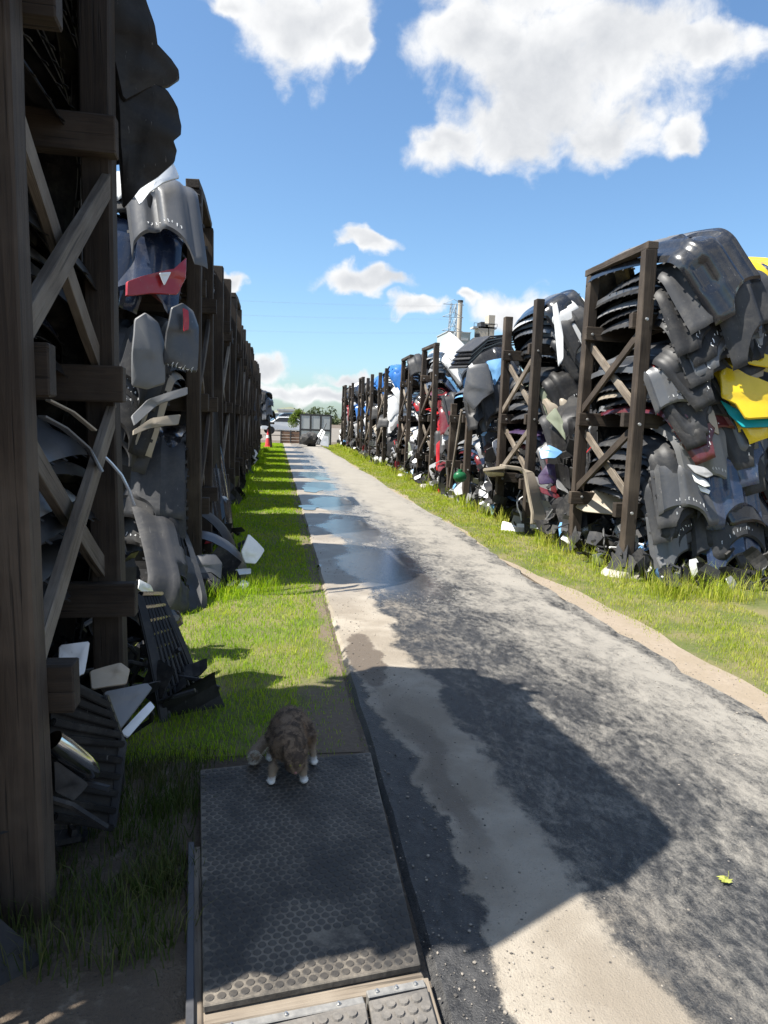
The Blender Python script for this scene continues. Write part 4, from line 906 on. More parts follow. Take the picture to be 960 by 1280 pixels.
def stud_me(r, h, n=10):
    bm = bmesh.new(); bmesh.ops.create_cone(bm, cap_ends=True, segments=n, radius1=r, radius2=r*0.86, depth=h, matrix=Matrix.Translation((0, 0, h/2)))
    me = bpy.data.meshes.new('stud'); bm.to_mesh(me); bm.free(); me.materials.append(RUB_STUD)
    me.polygons.foreach_set('use_smooth', np.zeros(len(me.polygons), dtype=bool)); return me
STUD = stud_me(0.0130, 0.0020)
def studded_mat(name, quad, label, pitch=0.031, base=RUB_BASE, limit=300, zt=MZ, th=0.022, stud=None, skip=None):
    c = [gnd(px, py, zt) for px, py in quad]; org = (c[0]+c[1]+c[2]+c[3])/4; R = empty(name, (org.x, org.y, zt-th)); tag(R, label, 'mat')
    prism('mat_sheet', quad, zt, th, base, R)
    A, B, Cc, Dd = c       # far left, far right, near right, near left
    spots = []; rows = int((A-Dd).length/(pitch*0.866)); wid = (Cc-Dd).length; widt = (B-A).length
    for j in range(rows):
        v = (j+0.9)/(rows+0.8); l = Dd.lerp(A, v); r = Cc.lerp(B, v); m = int((r-l).length/pitch)
        for i in range(m):
            u = (i+0.55+(0.5 if j % 2 else 0.0))/(m+0.6)
            if u > 0.985: continue
            p = l.lerp(r, u)
            if skip and skip(p): continue
            spots.append(p)
    spots.sort(key=lambda p: p.y)
    st = stud or STUD
    for p in spots[:limit]:
        o = obj('stud', st, R); o.location = Vector((p.x, p.y, zt))-R.location
    rest = spots[limit:]
    if rest:
        vs = np.array([v.co[:] for v in st.vertices]); fs = [tuple(f.vertices) for f in st.polygons]; V = []; Fc = []
        for p in rest:
            b0 = len(V)*len(vs); V.append(vs+np.array([p.x, p.y, zt])-np.array(R.location)); Fc += [tuple(b0+q for q in f) for f in fs]
        kind(obj('studs', pyd('studs', np.vstack(V), Fc, (RUB_STUD,)), R), 'stuff')
    return R
worn = gnd(425, 1172, MZ)
studded_mat('rubber_mat', [(250, 962), (463, 940), (526, 1205), (254, 1258)], 'large black studded rubber mat with the cat on its far edge',
            skip=lambda p: ((p.x-worn.x)/0.085)**2+((p.y-worn.y)/0.045)**2 < 1)
STUDP = stud_me(0.0155, 0.006); STUDP.materials.clear(); STUDP.materials.append(RUB_PALE)
studded_mat('rubber_mat', [(254, 1300), (457, 1252), (470, 1330), (258, 1380)], 'pale dusty studded mat at the bottom edge, left one of two', 0.040, RUB_PALE, 200, 0.05, 0.02, STUDP)
studded_mat('rubber_mat', [(461, 1250), (534, 1234), (556, 1312), (474, 1329)], 'pale dusty studded mat at the bottom edge, right one of two', 0.040, RUB_PALE, 200, 0.05, 0.02, STUDP)
# base boards and steel strips
o, _ = prism('base_board', [(236, 1060), (249, 965), (466, 940), (466, 941)], 0.02, 0.016, EDGEW); bpy.data.objects.remove(o)
def bar(name, a, b_, w, h, mat, label, cat, z=0.0):
    pa, pb = gnd(*a, z+h), gnd(*b_, z+h); d = (pb-pa); L = d.length
    bm = bmesh.new(); bm_box(bm, (0, 0, 0), (w, h, L), None, min(w, h)*0.1)
    zz = d.normalized(); yy = Vector((0, 0, 1)); xx = yy.cross(zz).normalized(); yy = zz.cross(xx)
    M = Matrix((xx, yy, zz)).transposed().to_4x4(); M.translation = (pa+pb)/2-Vector((0, 0, h/2))
    o = bmobj(name, bm, mat, None, False, M); tag(o, label, cat); return o
bar('edge_board', (254, 1272), (530, 1221), 0.055, 0.034, EDGEW, 'sun-bleached timber board under the near end of the large mat', 'board')
bar('edge_board', (246, 1058), (247, 1330), 0.028, 0.036, EDGEW, 'narrow dirty board along the left side of the large mat', 'board')
sa = bar('steel_angle', (239, 1052), (237, 1330), 0.022, 0.050, plain('dark_steel', (0.10, 0.10, 0.105), 0.5, 0.6, 0.35, 20), 'dark steel angle along the left of the narrow board', 'steel strip')
bar('edge_board', (531, 1222), (562, 1330), 0.02, 0.036, EDGEW, 'thin timber edging between the bottom mats and the asphalt', 'board')
for (a, b_, lab) in (((254, 1289), (455, 1249), 'riveted steel strip before the left pale mat'), ((459, 1242), (531, 1228), 'riveted steel strip before the right pale mat')):
    so2 = bar('steel_strip', a, b_, 0.026, 0.046, DULL, lab, 'steel strip')
    pa, pb = gnd(*a, 0.046), gnd(*b_, 0.046); nb_ = max(3, int((pb-pa).length/0.11))
    for k in range(nb_):
        p = pa.lerp(pb, (k+0.5)/nb_); r_ = obj('rivet', BOLT, so2); r_.matrix_local = so2.matrix_basis.inverted() @ (Matrix.Translation(p) @ Matrix.Scale(0.34, 4))

# ------------------------------------------------------------------ cat
ct = empty('cat', gnd(360, 977, MZ)); ct.location.z = MZ+0.005
tag(ct, 'brown tabby cat with white paws standing with lowered head on the rubber mat', 'cat')
fm, t, b = newmat('cat_fur'); v = OBJC(t); sx = t.nodes.new('ShaderNodeSeparateXYZ'); LK(t, v, sx.inputs[0])
n1 = NOISE(t, v, 26, 5, 0.6, 0.8); n2 = NOISE(t, v, 9, 3, 0.6)
c = MIXC(t, SSTEP(t, n1, 0.38, 0.62), (0.058, 0.037, 0.023), (0.205, 0.138, 0.086))
c = MIXC(t, SSTEP(t, n2, 0.55, 0.72, 0.0, 0.7), c, (0.23, 0.12, 0.05))
c = MIXC(t, SSTEP(t, MATH(t, 'ADD', sx.outputs[2], MATH(t, 'MULTIPLY', n1, 0.03)), 0.075, 0.115, 0.75, 0.0), c, (0.33, 0.25, 0.17))
c = MIXC(t, SSTEP(t, MATH(t, 'ADD', sx.outputs[2], MATH(t, 'MULTIPLY', n1, 0.012)), 0.026, 0.036, 1.0, 0.0), c, (0.72, 0.69, 0.63))
LK(t, c, b.inputs['Base Color']); setin(b, Roughness=0.85)
FUR = fm
def capsule_chain(pts, rads): return sweep(pts, rads, 12)
def ell(c, r, rot=(0, 0, 0)):
    bm = bmesh.new(); bmesh.ops.create_uvsphere(bm, u_segments=16, v_segments=12, radius=1.0, matrix=Matrix.Translation(c) @ Euler(rot).to_matrix().to_4x4() @ Matrix.Diagonal((r[0], r[1], r[2], 1)))
    V = [v.co.copy() for v in bm.verts]; bm.verts.index_update(); Fc = [tuple(v.index for v in f.verts) for f in bm.faces]; bm.free(); return V, Fc
shapes = [
    capsule_chain([(-0.005, -0.005, 0.135), (-0.004, 0.05, 0.152), (0.0, 0.12, 0.148), (0.006, 0.20, 0.152), (0.012, 0.27, 0.142), (0.014, 0.315, 0.12)], [0.045, 0.064, 0.073, 0.080, 0.076, 0.04]),
    ell((0.002, 0.12, 0.128), (0.078, 0.14, 0.070)), ell((0.012, 0.245, 0.135), (0.084, 0.085, 0.080)), ell((-0.002, 0.025, 0.145), (0.068, 0.060, 0.066)),
    # front legs: shoulder, elbow, wrist, paw
    capsule_chain([(-0.042, 0.03, 0.15), (-0.056, 0.045, 0.105), (-0.064, 0.012, 0.060), (-0.068, 0.0, 0.026), (-0.070, -0.012, 0.012)], [0.036, 0.028, 0.020, 0.017, 0.014]), ell((-0.071, -0.022, 0.0125), (0.0185, 0.026, 0.0125)),
    capsule_chain([(0.042, 0.03, 0.15), (0.056, 0.045, 0.105), (0.060, 0.012, 0.060), (0.064, 0.0, 0.026), (0.066, -0.012, 0.012)], [0.036, 0.028, 0.020, 0.017, 0.014]), ell((0.067, -0.022, 0.0125), (0.0185, 0.026, 0.0125)),
    # hind legs: hip, knee forward, hock back, foot
    capsule_chain([(0.055, 0.25, 0.14), (0.098, 0.17, 0.105), (0.108, 0.20, 0.066), (0.114, 0.178, 0.030), (0.116, 0.16, 0.013)], [0.052, 0.040, 0.022, 0.017, 0.014]), ell((0.117, 0.142, 0.0125), (0.018, 0.028, 0.0125)),
    capsule_chain([(-0.035, 0.25, 0.14), (-0.070, 0.20, 0.10), (-0.075, 0.245, 0.064), (-0.078, 0.225, 0.030), (-0.078, 0.21, 0.013)], [0.052, 0.040, 0.022, 0.017, 0.014]), ell((-0.078, 0.195, 0.0125), (0.018, 0.028, 0.0125)),
    # neck and lowered head, muzzle pointing at the ground
    capsule_chain([(0.0, 0.01, 0.155), (0.012, -0.022, 0.140), (0.022, -0.045, 0.118)], [0.052, 0.045, 0.040]),
    ell((0.026, -0.058, 0.108), (0.046, 0.040, 0.044)), ell((0.028, -0.080, 0.088), (0.021, 0.020, 0.018), (0.7, 0, 0)), ell((0.010, -0.066, 0.092), (0.018, 0.018, 0.016)), ell((0.046, -0.066, 0.092), (0.018, 0.018, 0.016)),
    # ears (flat cones)
    capsule_chain([(-0.006, -0.050, 0.135), (-0.018, -0.046, 0.158), (-0.024, -0.044, 0.172)], [0.019, 0.011, 0.003]),
    capsule_chain([(0.056, -0.050, 0.135), (0.068, -0.046, 0.158), (0.074, -0.044, 0.172)], [0.019, 0.011, 0.003]),
    # tail sweeping round to the cat's right
    capsule_chain([(0.0, 0.31, 0.115), (-0.045, 0.335, 0.075), (-0.095, 0.31, 0.040), (-0.130, 0.25, 0.028), (-0.148, 0.19, 0.030), (-0.150, 0.135, 0.042), (-0.142, 0.110, 0.055)], [0.026, 0.025, 0.026, 0.027, 0.027, 0.025, 0.014]),
]
V, Fc = [], []
for v_, f_ in shapes:
    b0 = len(V); V += [tuple(p) for p in v_]; Fc += [tuple(b0+q for q in f) for f in f_]
body = obj('body', pyd('body', V, Fc, (FUR,)), ct)
md = body.modifiers.new('fuse', 'REMESH'); md.mode = 'VOXEL'; md.voxel_size = 0.0055; md.use_smooth_shade = True
m2_ = body.modifiers.new('relax', 'SMOOTH'); m2_.iterations = 4; m2_.factor = 0.5
dg = bpy.context.evaluated_depsgraph_get(); em = bpy.data.meshes.new_from_object(body.evaluated_get(dg)); body.modifiers.clear(); body.data = em
em.materials.clear(); em.materials.append(FUR); em.polygons.foreach_set('use_smooth', np.ones(len(em.polygons), dtype=bool))
# fur: short tapering hairs laid back along the body
rg = random.Random(8); HV, HF = [], []; vs_ = list(em.vertices)
for k in range(15000):
    v = rg.choice(vs_); p = v.co+Vector((rg.uniform(-1, 1), rg.uniform(-1, 1), rg.uniform(-1, 1)))*0.003; nr = v.normal
    flow = Vector((0, 0.5, -0.75)) if p.y > -0.03 else Vector((0, 0.4, 0.5))
    flow = (flow-nr*flow.dot(nr)); flow = flow.normalized() if flow.length > 1e-4 else Vector((0, 1, 0))
    L = rg.uniform(0.010, 0.020)*(0.45 if p.z < 0.05 and p.x > -0.1 else 1.0)*(0.5 if p.y < -0.03 else 1.0)
    d = (nr*0.5+flow+Vector((rg.uniform(-.3, .3), rg.uniform(-.3, .3), rg.uniform(-.3, .3)))).normalized(); sd = d.cross(nr).normalized()*0.0009
    b0 = len(HV); HV += [p-sd, p+sd, p+d*L+Vector((0, 0, max(0, 0.002-(p+d*L).z)))]; HF.append((b0, b0+1, b0+2))
kind(obj('fur', pyd('fur', HV, HF, (FUR,)), body), 'stuff')
EYE = plain('cat_eye', (0.25, 0.22, 0.05), 0.1, 0, 0.1); NOSE = plain('cat_nose', (0.30, 0.13, 0.11), 0.5)
for nm, c_, r_, m_ in (('eye', (0.008, -0.090, 0.112), (0.007, 0.005, 0.006), EYE), ('eye', (0.044, -0.090, 0.112), (0.007, 0.005, 0.006), EYE), ('nose', (0.028, -0.098, 0.083), (0.006, 0.004, 0.005), NOSE)):
    v_, f_ = ell(c_, r_); obj(nm, pyd(nm, v_, f_, (m_,), True), body)
TIP = plain('cat_pale_fur', (0.66, 0.61, 0.52), 0.85)
HV, HF = [], []
for k in range(900):
    c_ = Vector((-0.146, 0.118, 0.050)); d = Vector((rg.gauss(0, 1), rg.gauss(0, 1), rg.gauss(0, 1))).normalized(); p = c_+Vector((d.x*0.022, d.y*0.024, d.z*0.022))
    e = p+(d+Vector((0, -0.4, 0.2))).normalized()*0.012; sd = d.cross(Vector((0.3, 0.2, 0.9))).normalized()*0.0012
    b0 = len(HV); HV += [p-sd, p+sd, e]; HF.append((b0, b0+1, b0+2))
kind(obj('tail_tip', pyd('tail_tip', HV, HF, (TIP,)), body), 'stuff')

# ------------------------------------------------------------------ fallen leaf, puddles
lm = plain('leaf_yellow_green', (0.26, 0.28, 0.05), 0.6, 0, 0.4, 60)
lobes = [(0, -0.05), (0.012, -0.018), (0.035, -0.022), (0.026, -0.004), (0.046, 0.010), (0.024, 0.014), (0.026, 0.034), (0.010, 0.026), (0, 0.052), (-0.010, 0.026), (-0.028, 0.032), (-0.024, 0.012), (-0.044, 0.006), (-0.026, -0.005), (-0.034, -0.024), (-0.012, -0.018)]
V = [(0, 0, 0.012)]+[(x, y, 0.004+0.014*abs(math.sin(i*1.7))) for i, (x, y) in enumerate(lobes)]
Fc = [(0, 1+i, 1+(i+1) % 16) for i in range(16)]; nvl = len(V); V += [(x, y, z-0.001) for x, y, z in V]; Fc += [tuple(q+nvl for q in f[::-1]) for f in Fc[:16]]
lf = empty('fallen_leaf', gnd(906, 1102, 0.032), 2.2); lf.scale = (0.62, 0.62, 0.8); tag(lf, 'yellow-green lobed leaf lying on the asphalt at the right', 'leaf')
obj('blade', pyd('blade', V, Fc, (lm,)), lf); v_, f_ = sweep([(0, -0.05, 0.006), (0.006, -0.075, 0.008), (0.016, -0.095, 0.012)], [0.0016, 0.0014, 0.0012], 5); obj('stem', pyd('stem', v_, f_, (lm,)), lf)
wm, t, b = newmat('puddle_water'); setin(b, Roughness=0.05); b.inputs['Base Color'].default_value = (0.05, 0.047, 0.042, 1); b.inputs['IOR'].default_value = 1.33; b.inputs['Specular IOR Level'].default_value = 0.9
for k, (px, py, rx, ry) in enumerate([(386, 634, 0.16, 0.38), (390, 612, 0.22, 0.6), (402, 598, 0.2, 0.6)]):
    c_ = gnd(px, py, 0.03); rg = random.Random(k); V = []
    for i in range(28):
        a_ = 2*PI*i/28; r_ = 1+0.13*math.sin(a_*3+k)+0.09*math.sin(a_*5+2*k)+rg.uniform(-0.06, 0.06); V.append((c_.x+rx*r_*math.cos(a_), c_.y+ry*r_*math.sin(a_), 0.0325))
    kind(obj('puddle', pyd('puddle', V, [tuple(range(28))], (wm,))), 'structure')

# ------------------------------------------------------------------ grass
def grass_mat(name, c0, c1, c2):
    m, t, b = newmat(name); g = t.nodes.new('ShaderNodeNewGeometry'); r = g.outputs['Random Per Island']; n1 = NOISE(t, g.outputs['Position'], 1.6, 4, 0.6)
    c = MIXC(t, r, c0, c1); c = MIXC(t, MATH(t, 'MULTIPLY', SSTEP(t, MATH(t, 'ADD', n1, MATH(t, 'MULTIPLY', r, 0.25)), 0.55, 0.85), 0.75), c, c2)
    LK(t, c, b.inputs['Base Color']); setin(b, Roughness=0.55); b.inputs['Specular IOR Level'].default_value = 0.3
    tr_ = t.nodes.new('ShaderNodeBsdfTranslucent'); LK(t, c, tr_.inputs[0]); ms = t.nodes.new('ShaderNodeMixShader'); ms.inputs[0].default_value = 0.42
    LK(t, b.outputs[0], ms.inputs[1]); LK(t, tr_.outputs[0], ms.inputs[2]); LK(t, ms.outputs[0], t.nodes['Material Output'].inputs[0]); return m
GRASS = grass_mat('grass_blades', (0.20, 0.37, 0.005), (0.40, 0.60, 0.012), (0.50, 0.54, 0.04))
GRASS2 = grass_mat('grass_blades_yellowing', (0.24, 0.34, 0.012), (0.43, 0.50, 0.03), (0.55, 0.50, 0.12))
def noise2(x, y, s):
    return (math.sin(x*2.3*s+1.7*math.sin(y*1.1*s))+math.sin(y*1.9*s+2.1*math.sin(x*1.3*s+0.5)))*0.25+0.5
def grass(name, n, samp, mat, label, seed):
    rg = np.random.default_rng(seed); pts = samp(n, rg); n = len(pts)
    x, y, h, w = pts.T; a_ = rg.uniform(0, 2*PI, n); lean = rg.uniform(0.1, 0.75, n)*h; th = rg.uniform(0, 2*PI, n)
    dx, dy = np.cos(a_)*w, np.sin(a_)*w; lx, ly = np.cos(th)*lean, np.sin(th)*lean; z0 = np.full(n, -0.005)
    V = np.stack([np.stack([x-dx, y-dy, z0], 1), np.stack([x+dx, y+dy, z0], 1), np.stack([x+dx*0.75+lx*0.35, y+dy*0.75+ly*0.35, h*0.6], 1),
                  np.stack([x-dx*0.75+lx*0.35, y-dy*0.75+ly*0.35, h*0.6], 1), np.stack([x+lx, y+ly, h*np.sqrt(np.maximum(0.2, 1-(lean/h)**2*0.5))], 1)], 1).reshape(-1, 3)
    me = bpy.data.meshes.new(name); me.vertices.add(len(V)); me.vertices.foreach_set('co', V.ravel().astype(np.float32))
    b0 = np.arange(n)[:, None]*5; L = np.hstack([b0+np.array([[0, 1, 2, 3]]), b0+np.array([[3, 2, 4]])]).ravel()
    me.loops.add(len(L)); me.loops.foreach_set('vertex_index', L.astype(np.int32)); me.polygons.add(2*n)
    st = (np.arange(n)[:, None]*7+np.array([[0, 4]])).ravel(); me.polygons.foreach_set('loop_start', st.astype(np.int32)); me.polygons.foreach_set('loop_total', np.tile([4, 3], n).astype(np.int32))
    me.update(calc_edges=True); me.materials.append(mat)
    return kind(tag(obj(name, me), label, 'grass'), 'stuff')
def smp(x0, x1, y0, y1, hmin, hmax, dens_fn=None, px=1.0):
    def f(n, rg):
        u = rg.uniform(0, 1, n); y = y0*(y1/y0)**u            # more blades nearer the camera
        xa = np.array([x0(v) for v in y]) if callable(x0) else np.full(n, x0); xb = np.array([x1(v) for v in y]) if callable(x1) else np.full(n, x1)
        x = xa+(xb-xa)*rg.uniform(0, 1, n); h = rg.uniform(hmin, hmax, n); w = np.maximum(0.0016, y*0.00034)*rg.uniform(0.7, 1.4, n)
        if dens_fn is not None:
            k = np.array([dens_fn(a, b_) for a, b_ in zip(x, y)]); keep = rg.uniform(0, 1, n) < k; h = h*(0.55+0.6*np.minimum(1, k))
            x, y, h, w = x[keep], y[keep], h[keep], w[keep]
        return np.stack([x, y, h, w], 1)
    return f
def d_left(x, y):
    k = 0.75+0.5*noise2(x*2, y, 1.6)
    if y < 4.3 and x > 0.15: k *= 0.40*noise2(x*3, y*3, 2.0)+0.2*(y > 3.75)          # worn earth beside the asphalt behind the cat
    if x > 0.36: k *= 0.5*noise2(x*2, y*4, 1.3)+0.2
    return k
grass('lawn_grass', 95000, smp(-1.1, 0.475, 3.25, 46, 0.018, 0.042, d_left), GRASS, 'short bright green grass beside the path on the left', 1)
def d_right(x, y):
    e = 2.76+max(0, 0.34-0.07*max(0, y-3.5)); k = min(1, max(0, (x-e+0.15*noise2(x*4, y*4, 1))/0.30)); return k*(0.45+0.7*noise2(x*2+3, y, 1.7))
grass('verge_grass', 90000, smp(2.72, 4.3, 3.0, 46, 0.020, 0.050, d_right), GRASS2, 'yellow-green grass beside the path on the right', 2)
def tufts(spots, per, hmin, hmax, spread):
    def f(n, rg):
        out = []
        for (x, y) in spots:
            k = per; out.append(np.stack([x+rg.normal(0, spread, k), y+rg.normal(0, spread, k), rg.uniform(hmin, hmax, k), np.full(k, max(0.0022, y*0.0004))], 1))
        return np.vstack(out)
    return f
rt = random.Random(4)
grass('tall_grass', 0, tufts([(RX-0.1+rt.uniform(-0.15, 0.25), y+dy_) for y in RIGHT_Y for dy_ in (-0.95, -0.5, 0.1, 0.6, 1.1, 1.5, 1.9)]+[(RX+rt.uniform(-0.1, 2.0), rt.uniform(6.2, 6.9)) for _ in range(22)], 60, 0.10, 0.30, 0.09), GRASS2, 'tall tufts of grass around the feet of the right racks', 3)
grass('tall_grass', 0, tufts([(LX+rt.uniform(-0.1, 0.3), y+dy_) for y in LEFT_Y[1:] for dy_ in (-0.9, 0, 0.9, 1.4)]+[(-0.35, 6.35), (-0.15, 6.5), (-0.5, 6.25), (-0.05, 6.7), (-0.3, 6.55)], 80, 0.07, 0.20, 0.08), GRASS, 'tall tufts of grass around the feet of the left racks', 5)
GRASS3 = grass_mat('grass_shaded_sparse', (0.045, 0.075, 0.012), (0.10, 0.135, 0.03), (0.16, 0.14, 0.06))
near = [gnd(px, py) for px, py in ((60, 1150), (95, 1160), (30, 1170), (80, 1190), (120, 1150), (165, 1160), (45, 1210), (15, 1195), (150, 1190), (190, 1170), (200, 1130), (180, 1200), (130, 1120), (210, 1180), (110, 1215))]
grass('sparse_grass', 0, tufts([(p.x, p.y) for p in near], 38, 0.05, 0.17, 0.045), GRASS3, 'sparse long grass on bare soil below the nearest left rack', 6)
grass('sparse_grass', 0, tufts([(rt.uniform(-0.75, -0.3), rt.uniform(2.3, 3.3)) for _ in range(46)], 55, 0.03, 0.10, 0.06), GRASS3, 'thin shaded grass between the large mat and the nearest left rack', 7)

# ------------------------------------------------------------------ the far end of the path
GREYP = plain('grey_panel', (0.48, 0.50, 0.50), 0.6, 0, 0.12, 0.8); DARKM = plain('dark_frame', (0.05, 0.05, 0.052), 0.6)
YE = 45.0
pA, pB = at(375, 551, YE), at(413, 551, YE); top = at(375, 518, YE).z
pw = empty('panel_screen', (pA.x, YE, 0)); tag(pw, 'grey panelled metal screen at the far end of the path', 'screen')
wd = (pB.x-pA.x)/3; hh = top/2
for i in range(3):
    for k in range(2):
        bm = bmesh.new(); bm_box(bm, (wd*(i+0.5), 0, hh*(k+0.5)), (wd-0.10, 0.05, hh-0.10), None, 0.01); bmobj('panel', bm, GREYP, pw)
for i in range(4): bm = bmesh.new(); bm_box(bm, (wd*i, 0.0, top/2), (0.10, 0.09, top)); bmobj('upright', bm, DARKM, pw)
for k in range(3): bm = bmesh.new(); bm_box(bm, (wd*1.5, 0.0, hh*k+(0.05 if k == 0 else 0)), (wd*3-0.02, 0.08, 0.10)); bmobj('rail', bm, DARKM, pw)
RUST = plain('rusty_gate', (0.22, 0.13, 0.085), 0.75, 0, 0.3, 3)
g0, g1 = at(351, 552, 46.5), at(375, 552, 46.5); gt = at(351, 539, 46.5).z
gw = empty('low_gate', (g0.x, 46.5, 0)); tag(gw, 'low brown boarded gate closing the far end of the path', 'gate'); gl = g1.x-g0.x
for k in range(4): bm = bmesh.new(); bm_box(bm, (gl/2, 0, gt*(k+0.5)/4), (gl, 0.03, gt/4-0.02)); bmobj('board', bm, RUST, gw)
for k in range(3): bm = bmesh.new(); bm_box(bm, (gl*k/2, -0.06, gt/2+0.04), (0.07, 0.07, gt+0.08)); bmobj('gate_post', bm, DARKM, gw)
# leaning boards and a board stack by the last right rack
strip('leaning_board', 'light grey', [at(395, 556, 40)+Vector((0, 0, 0.0)), at(408, 529, 40)], 0.22, 0.05, 'pale board leaning against the far end of the right racks', 'board')
SP('leaning_sheet', 'silver', [(399, 556), (404, 544), (411, 546), (411, 559)], 38.5, (-0.6, -0.7, 0.3), 0.01, label='silver sheet leaning by the far end of the right racks', cat='sheet')
SP('leaning_sheet', 'white', [(396, 545), (402, 536), (407, 540), (402, 550)], 40.5, (-0.6, -0.7, 0.3), 0.01, label='white sheet leaning behind the silver one', cat='sheet')
bm = bmesh.new(); bmesh.ops.create_icosphere(bm, subdivisions=3, radius=0.5); rg = random.Random(2)
for v in bm.verts: v.co *= 1+0.25*math.sin(v.co.x*9+v.co.y*7)*rg.uniform(0.4, 1); v.co.z *= 0.8
o = bmobj('tyre_heap', bm, INNER, None); o.location = at(387, 547, 42)-Vector((0, 0, 0.1)); tag(o, 'dark heap of bundled scrap on the path before the grey screen', 'scrap heap')
# stacked flat bumpers on a stand at the end of the left row
st = empty('timber_stand', (at(326, 548, 39).x, 39, 0)); tag(st, 'leaning timber stand under the flat stack beyond the left racks', 'stand')
for (x0, x1) in ((-0.35, -0.25), (0.55, 0.35)): timber('post', (x0, 0, 0), (x1, 0, 1.9), 0.12, 0.12, WOOD_D, st); timber('post', (x0, 1.0, 0), (x1, 1.0, 1.9), 0.12, 0.12, WOOD_D, st)
for y in (0, 1.0): timber('arm', (-0.7, y, 1.3), (0.7, y, 1.3), 0.1, 0.1, WOOD_D, st)
for k in range(7):
    bumper([2, 10, 12, 4, 13, 9, 11][k], ['matte black', 'charcoal grey', 'matte black', 'mid grey', 'glossy black', 'charcoal grey', 'matte black'][k],
           Matrix.Translation(st.location+Vector((0.1+0.12*math.sin(k*2.1), 0.5, 1.75+0.20*k))) @ Euler((0.05*math.sin(k), 0.08*math.cos(k*3), 0.2*math.sin(k*5))).to_matrix().to_4x4(),
           f'{["lowest", "second", "third", "fourth", "fifth", "sixth", "topmost"][k]} dark bumper of the flat stack beyond the left racks', 'flat stack beyond the left racks', parts=False)
# traffic cone
CONE = plain('cone_red', (0.62, 0.05, 0.06), 0.5, 0, 0.15); cn = empty('traffic_cone', gnd(335, 551)); cn.location.y = 40; cn.location.x = at(335, 549, 40).x; cn.location.z = 0
tag(cn, 'pinkish red traffic cone on the grass at the far end of the left racks', 'cone')
bm = bmesh.new(); bm_box(bm, (0, 0, 0.02), (0.45, 0.45, 0.04), None, 0.01); bmobj('base', bm, CONE, cn)
bm = bmesh.new(); bm_tube(bm, (0, 0, 0.04), (0, 0, 0.95), 0.16, 0.035, 16); bmobj('cone_body', bm, CONE, cn, True)
bm = bmesh.new(); bm_tube(bm, (0, 0, 0.48), (0, 0, 0.64), 0.106, 0.086, 16); bmobj('band', bm, PAINT['white'], cn, True)
# parked cars beyond the gate
GLASS = plain('car_glass', (0.02, 0.025, 0.03), 0.06); TYRE = plain('tyre', (0.02, 0.02, 0.02), 0.8)
def car(px, py, Y, colour, rz, label):
    p = at(px, py, Y); r = empty('parked_car', (p.x, Y, p.z), rz); tag(r, label, 'car', 'parked cars beyond the gate')
    prof = [(-2.1, 0.35), (-2.15, 0.75), (-1.9, 0.95), (-1.3, 1.0), (-0.7, 1.42), (0.6, 1.45), (1.35, 1.02), (2.0, 0.92), (2.15, 0.6), (2.1, 0.32)]
    bm = bmesh.new(); L = [bm.verts.new((x, -0.85+(0.12 if z > 1.2 else 0), z)) for x, z in prof]; R_ = [bm.verts.new((x, 0.85-(0.12 if z > 1.2 else 0), z)) for x, z in prof]
    bm.faces.new(L); bm.faces.new(R_[::-1]); m = len(prof)
    for i in range(m): bm.faces.new((L[i], R_[i], R_[(i+1) % m], L[(i+1) % m]))
    bmesh.ops.recalc_face_normals(bm, faces=bm.faces); bmesh.ops.bevel(bm, geom=bm.edges[:], offset=0.06, segments=2, affect='EDGES'); bmobj('body', bm, PAINT[colour], r, True)
    for s in (-1, 1):
        bm = bmesh.new(); vs = [bm.verts.new((x, s*(0.865-(0.10 if z > 1.2 else 0.0)), z)) for x, z in ((-1.15, 1.02), (-0.65, 1.36), (0.55, 1.38), (1.15, 1.02))]; bm.faces.new(vs); bmobj('window', bm, GLASS, r)
        for x in (-1.35, 1.35): bm = bmesh.new(); bm_tube(bm, (x, s*0.72, 0.32), (x, s*0.88, 0.32), 0.32, None, 16); bmobj('wheel', bm, TYRE, r)
    for x0, z0, x1, z1 in ((-1.32, 1.03, -0.74, 1.41), (1.36, 1.05, 0.66, 1.44)):
        bm = bmesh.new(); sg = -0.03 if x0 < 0 else 0.03
        bm.faces.new([bm.verts.new(q) for q in ((x0+sg, -0.7, z0), (x0+sg, 0.7, z0), (x1+sg, 0.64, z1), (x1+sg, -0.64, z1))]); bmobj('windscreen', bm, GLASS, r)
YC = 62
kind(obj('yard_bank', pyd('yard_bank', [(-30, 52, 0), (30, 52, 0), (30, 58, 0.15), (-30, 58, 0.15), (30, 95, 0.5), (-30, 95, 0.5)], [(0, 1, 2, 3), (3, 2, 4, 5)], (plain('yard_gravel', (0.17, 0.15, 0.125), 0.95, 0, 0.35, 1.2),))), 'structure')
car(357, 543, 60, 'white', 0.15, 'white car parked just behind the low gate')
car(371, 541, 63, 'silver', 1.2, 'silver car parked right of the white car behind the gate')
car(362, 535, 72, 'navy blue', 0.1, 'dark blue car parked behind the white car')
car(350, 534, 75, 'white', 1.3, 'white car parked farther back at the left behind the gate')
car(374, 533, 78, 'mid grey', 0.2, 'grey car parked at the back beside the tree')
